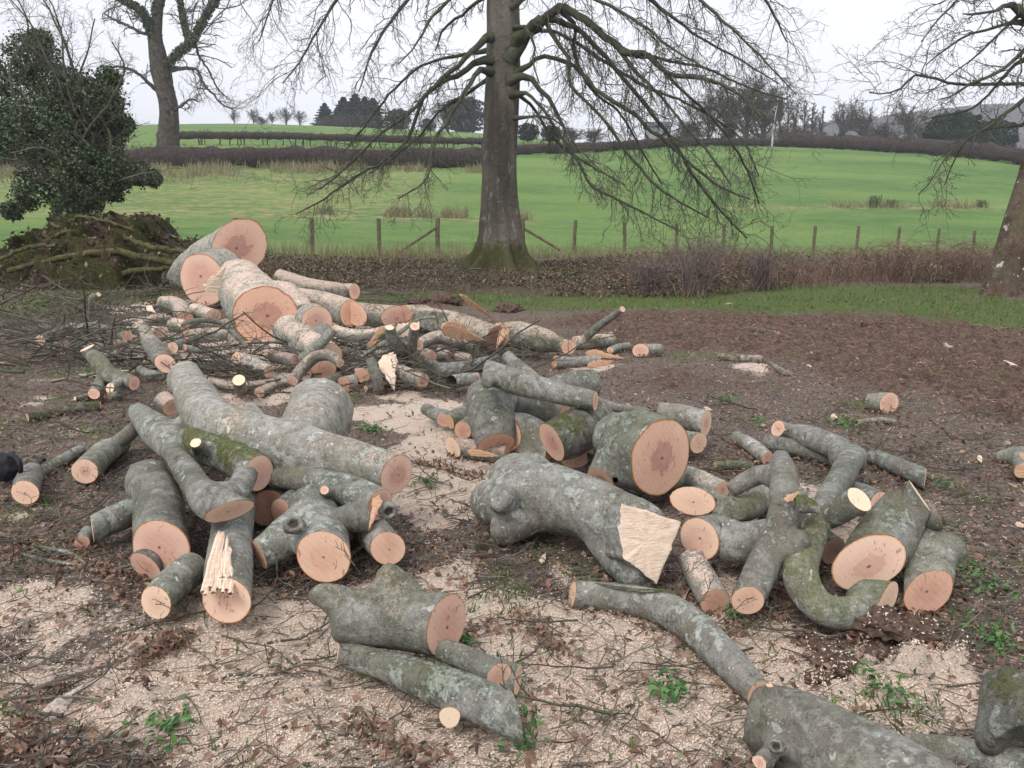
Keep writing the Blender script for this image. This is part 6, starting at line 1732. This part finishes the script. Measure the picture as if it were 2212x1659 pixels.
# clods of turned earth
CL = []
def clod(px, py, r, label):
    p, s = G(px, py); z = gz1(p[0], p[1])
    bm = bmesh.new(); bmesh.ops.create_icosphere(bm, subdivisions=4, radius=1)
    sd = rnd.uniform(0, 99)
    for v in bm.verts:
        c = v.co.copy(); q = c + Vector((sd, 0, 0))
        k_ = 1 + mnoise.noise(q * 1.3) * .5 + mnoise.noise(q * 3.5) * .38 + mnoise.noise(q * 8) * .32
        v.co = Vector((c.x * k_, c.y * k_ * .9, c.z * k_ * .5)) * r * s
    for f in bm.faces: f.smooth = True
    me = bpy.data.meshes.new('clod'); bm.to_mesh(me); bm.free()
    tag(link('earth_clod', me, M_CLOD, loc=(p[0], p[1], z + r * s * .04)), label, 'clod')
    CL.append((p[0], p[1], z + r * s * .04, me))
for q in [(1985, 1365, 55, 'large clod of dug earth right of the curved mossy log, sprinkled with sawdust'), (2045, 1385, 42, 'dark clod at the right end of the dug earth'), (1900, 1395, 50, 'crumbled earth clod at the left of the large one'),
          (1785, 1400, 36, 'small earth clod below the curved mossy log'), (1800, 1450, 40, 'brown earth clod on the sawdust at the lower right'), (1765, 1475, 26, 'smallest clod, lower left of the brown one'),
          (1640, 1275, 30, 'earth clod under the sawn end of the forked limb'), (960, 658, 34, 'turned soil heap on the lawn beyond the mossy limb'), (905, 658, 22, 'small soil heap left of the turned one'), (1100, 672, 30, 'dark soil heap right of the long split pole'),
          (1880, 712, 18, 'soil lump at the lawn edge on the right'), (300, 1515, 26, 'low brown clod by the pale weathered splinter')]:
    clod(*q)

# ------------------------------------------------------------------ litter
def scatter(n, mask=None, y0=1.2, y1=14.5, pw=1.15, tw=.92):
    u = rng.uniform(0, 1, n); e = 1 - pw
    Y = (y0 ** e + u * (y1 ** e - y0 ** e)) ** (1 / e)
    X = rng.uniform(-tw, tw, n) * (Y * .9 + .35)
    if mask is not None:
        k = rng.uniform(0, 1, n) < mask(X, Y); X, Y = X[k], Y[k]
    return X, Y, gz(X, Y)

X, Y, Z = scatter(400000, lambda x, y: .12 + .88 * saw_m(x, y) ** 1.2, 1.2, 11, 1.5)
C = np.stack([X, Y, Z + rng.uniform(.002, .010, len(X))], -1)
tag(link('sawdust_chips', mesh_arrays('sawdust_chips', *leaf_cards(C, .0052, .55, .42)), M_CHIP), 'pale sawdust and wood chips strewn over the ground', 'sawdust', kind='stuff')

# litter pushed up against the logs
LP = []
for rt in LOGS:
    bo = rt.children[0]; me = bo.data; nv = len(me.vertices)
    v = np.zeros(nv * 3); me.vertices.foreach_get('co', v); v = v.reshape(-1, 3) + np.array(rt.location)
    lo = v[v[:, 2] < gz(v[:, 0], v[:, 1]) + .035]
    if len(lo) > 4:
        LP.append(lo[rng.integers(0, len(lo), min(260, len(lo) * 3))])
LP = np.concatenate(LP); LP = LP[LP[:, 1] < 12]
CC = []
for x_, y_, z_, me in CL[:7]:
    v = np.zeros(len(me.vertices) * 3); me.vertices.foreach_get('co', v); v = v.reshape(-1, 3) + np.array([x_, y_, z_])
    v = v[v[:, 2] > z_ + .003]; CC.append(v[rng.integers(0, len(v), 130)] + rng.normal(size=(130, 3)) * np.array([.006, .006, .002]))
tag(link('clod_crumbs', mesh_arrays('clod_crumbs', *leaf_cards(np.concatenate(CC), .006, .3, .5)), M_CHIP), 'sawdust sprinkled over the turned clods', 'sawdust', kind='stuff')
LP = LP + rng.normal(size=LP.shape) * np.array([.03, .03, 0]); LP[:, 2] = gz(LP[:, 0], LP[:, 1]) + rng.uniform(.0, .03, len(LP))
tag(link('drifted_litter', mesh_arrays('drifted_litter', *leaf_cards(LP, .016, .2, .5)), M_LEAF), 'leaves and crumbs drifted against the felled logs', 'leaves', kind='stuff')

def dead(x, y): return np.clip(1 - .75 * saw_m(x, y) - .5 * grs_m(x, y), .12, 1) * (1 - .15 * mud_m(x, y)) * sstep(.3, .6, fbm(x * 1.9, y * 1.9, 88, 4) + .12)
X, Y, Z = scatter(33000, dead, 1.2, 19, 1.25)
C = np.stack([X, Y, Z + rng.uniform(.004, .02, len(X))], -1)
tag(link('fallen_leaves', mesh_arrays('fallen_leaves', *leaf_cards(C, .018, .4, .6)), M_LEAF), 'brown beech leaves littering the ground', 'leaves', kind='stuff')

def twig_d(x, y): return np.clip(.9 - .45 * saw_m(x, y) - .6 * grs_m(x, y) - .4 * mud_m(x, y), .08, 1)
X, Y, Z = scatter(22000, twig_d, 1.2, 13, 1.3)
n = len(X); a = rng.normal(0, .8, n); L = .085 * rng.uniform(.4, 2.4, n)
M = 4; P = np.zeros((n, M, 3)); P[:, 0] = np.stack([X, Y, Z + rng.uniform(.003, .02, n)], -1)
d = np.stack([np.cos(a), np.sin(a), rng.normal(0, .12, n)], -1)
for j in range(1, M):
    d = _unit(d + rng.normal(size=(n, 3)) * np.array([.28, .28, .12])); P[:, j] = P[:, j - 1] + d * (L / (M - 1))[:, None]
P[:, :, 2] = np.maximum(P[:, :, 2], Z[:, None] + .002)
tag(link('twig_litter', mesh_arrays('twig_litter', *tubes(P, rng.uniform(.0012, .0032, (n, 1)) * np.linspace(1, .5, M)[None], 3)), M_GTWIG), 'small broken twigs covering the ground', 'twigs', kind='stuff')

X, Y, Z = scatter(90000, lambda x, y: grs_m(x, y) * .9 + .02, 1.3, 16.5, 1.02)
n = len(X); h = rng.uniform(.015, .05, n) * (1 + (Y > 10))
P0 = np.stack([X, Y, Z], -1); d = _unit(rng.normal(size=(n, 3)) * .55 + np.array([0, 0, 1])) * h[:, None]
sd = _unit(np.cross(d, rng.normal(size=(n, 3)))) * (.0022 * (1 + Y / 6))[:, None]
V = np.stack([P0 - sd, P0 + sd, P0 + d * .6 + sd * .6 + rng.normal(size=(n, 3)) * .003, P0 + d + rng.normal(size=(n, 3)) * .006], 1).reshape(-1, 3)
tag(link('grass', mesh_arrays('grass', V, np.arange(n * 4).reshape(n, 4)), M_GRASS), 'short trodden grass between the litter and along the lawn', 'grass', kind='stuff')

# low green weeds
def weed(px, py, r, n, label, size=.017):
    n = int(n * 1.6)
    p, s = G(px, py); z = gz1(p[0], p[1]); k = n
    c = rng.normal(size=(k, 3)) * np.array([r * s * .5, r * s * .75, 0]); c[:, 2] = rng.uniform(.01, .05, k)
    tag(link('weed', mesh_arrays('weed', *leaf_cards(c, size, .5, .5)), M_WEED, loc=(p[0], p[1], z)), label, 'plant', kind='stuff')
for q in [(800, 930, 26, 46, 'bright green leafy weed beside the long grey limb'), (1565, 872, 34, 40, 'green weed patch on the leaves above the right pile'), (1640, 915, 26, 26, 'small weed left of the white sawn tip'),
          (1830, 920, 40, 60, 'green weeds behind the long lichen-grey log'), (2110, 1255, 60, 80, 'broad leaved weeds right of the soiled orange face'), (2140, 1390, 50, 55, 'broad leaved weeds at the right edge above the stump'),
          (2030, 1045, 34, 36, 'ivy sprig beyond the pale oval end'), (925, 1050, 22, 24, 'dark green sprig on the sawdust'), (1000, 1395, 26, 26, 'small green weed by the tall oval face'), (1445, 1510, 40, 50, 'grassy weed tuft in the lower sawdust'),
          (2010, 1310, 20, 14, 'two fresh green leaves in front of the soiled orange face'), (200, 800, 60, 60, 'green moss and weed patch under the brush'), (1590, 1335, 24, 20, 'small ivy leaves under the forked limb'), (1010, 1500, 20, 12, 'few green leaves near the lichen painted log'),
          (350, 1590, 60, 50, 'sparse weeds on the litter at the lower left'), (1130, 1590, 60, 36, 'sparse weeds on the sawdust at the bottom centre'), (1900, 1500, 60, 36, 'scattered weed leaves at the lower right'), (830, 1345, 30, 10, 'tiny sprigs behind the broad front log')]:
    weed(*q)

# ------------------------------------------------------------------ the damp winter air
def haze():
    bm = bmesh.new(); bmesh.ops.create_cube(bm, size=1)
    for v in bm.verts: v.co = Vector((v.co.x * 2600, 440 + v.co.y * 1100, 30 + v.co.z * 90))
    me = bpy.data.meshes.new('haze'); bm.to_mesh(me); bm.free()
    m = bpy.data.materials.new('haze'); m.use_nodes = True; t = m.node_tree; t.nodes.clear()
    o = t.nodes.new('ShaderNodeOutputMaterial'); v = t.nodes.new('ShaderNodeVolumePrincipled')
    v.inputs['Color'].default_value = (.86, .90, .98, 1); v.inputs['Density'].default_value = .0006
    t.links.new(v.outputs[0], o.inputs['Volume'])
    tag(link('haze', me, m), 'thin winter haze', kind='stuff')
haze()

# mossy debris running from the root plate to the brush
brush('mossy twigs and debris in front of the root plate', [(-60, 380, 600, 660, 45)], .22, 4, 3, .010, .8)
X, Y, Z = scatter(16000, lambda x, y: ((x / np.maximum(y, 1) < -.38) & (y > 11)) * 1.0, 11, 16.3, 1.1)
tag(link('mossy_debris', mesh_arrays('mossy_debris', *leaf_cards(np.stack([X, Y, Z + rng.uniform(0, .09, len(X))], -1), .028, .2)), M_UNDER), 'dead leaves and moss in front of the root plate', 'leaves', kind='stuff')
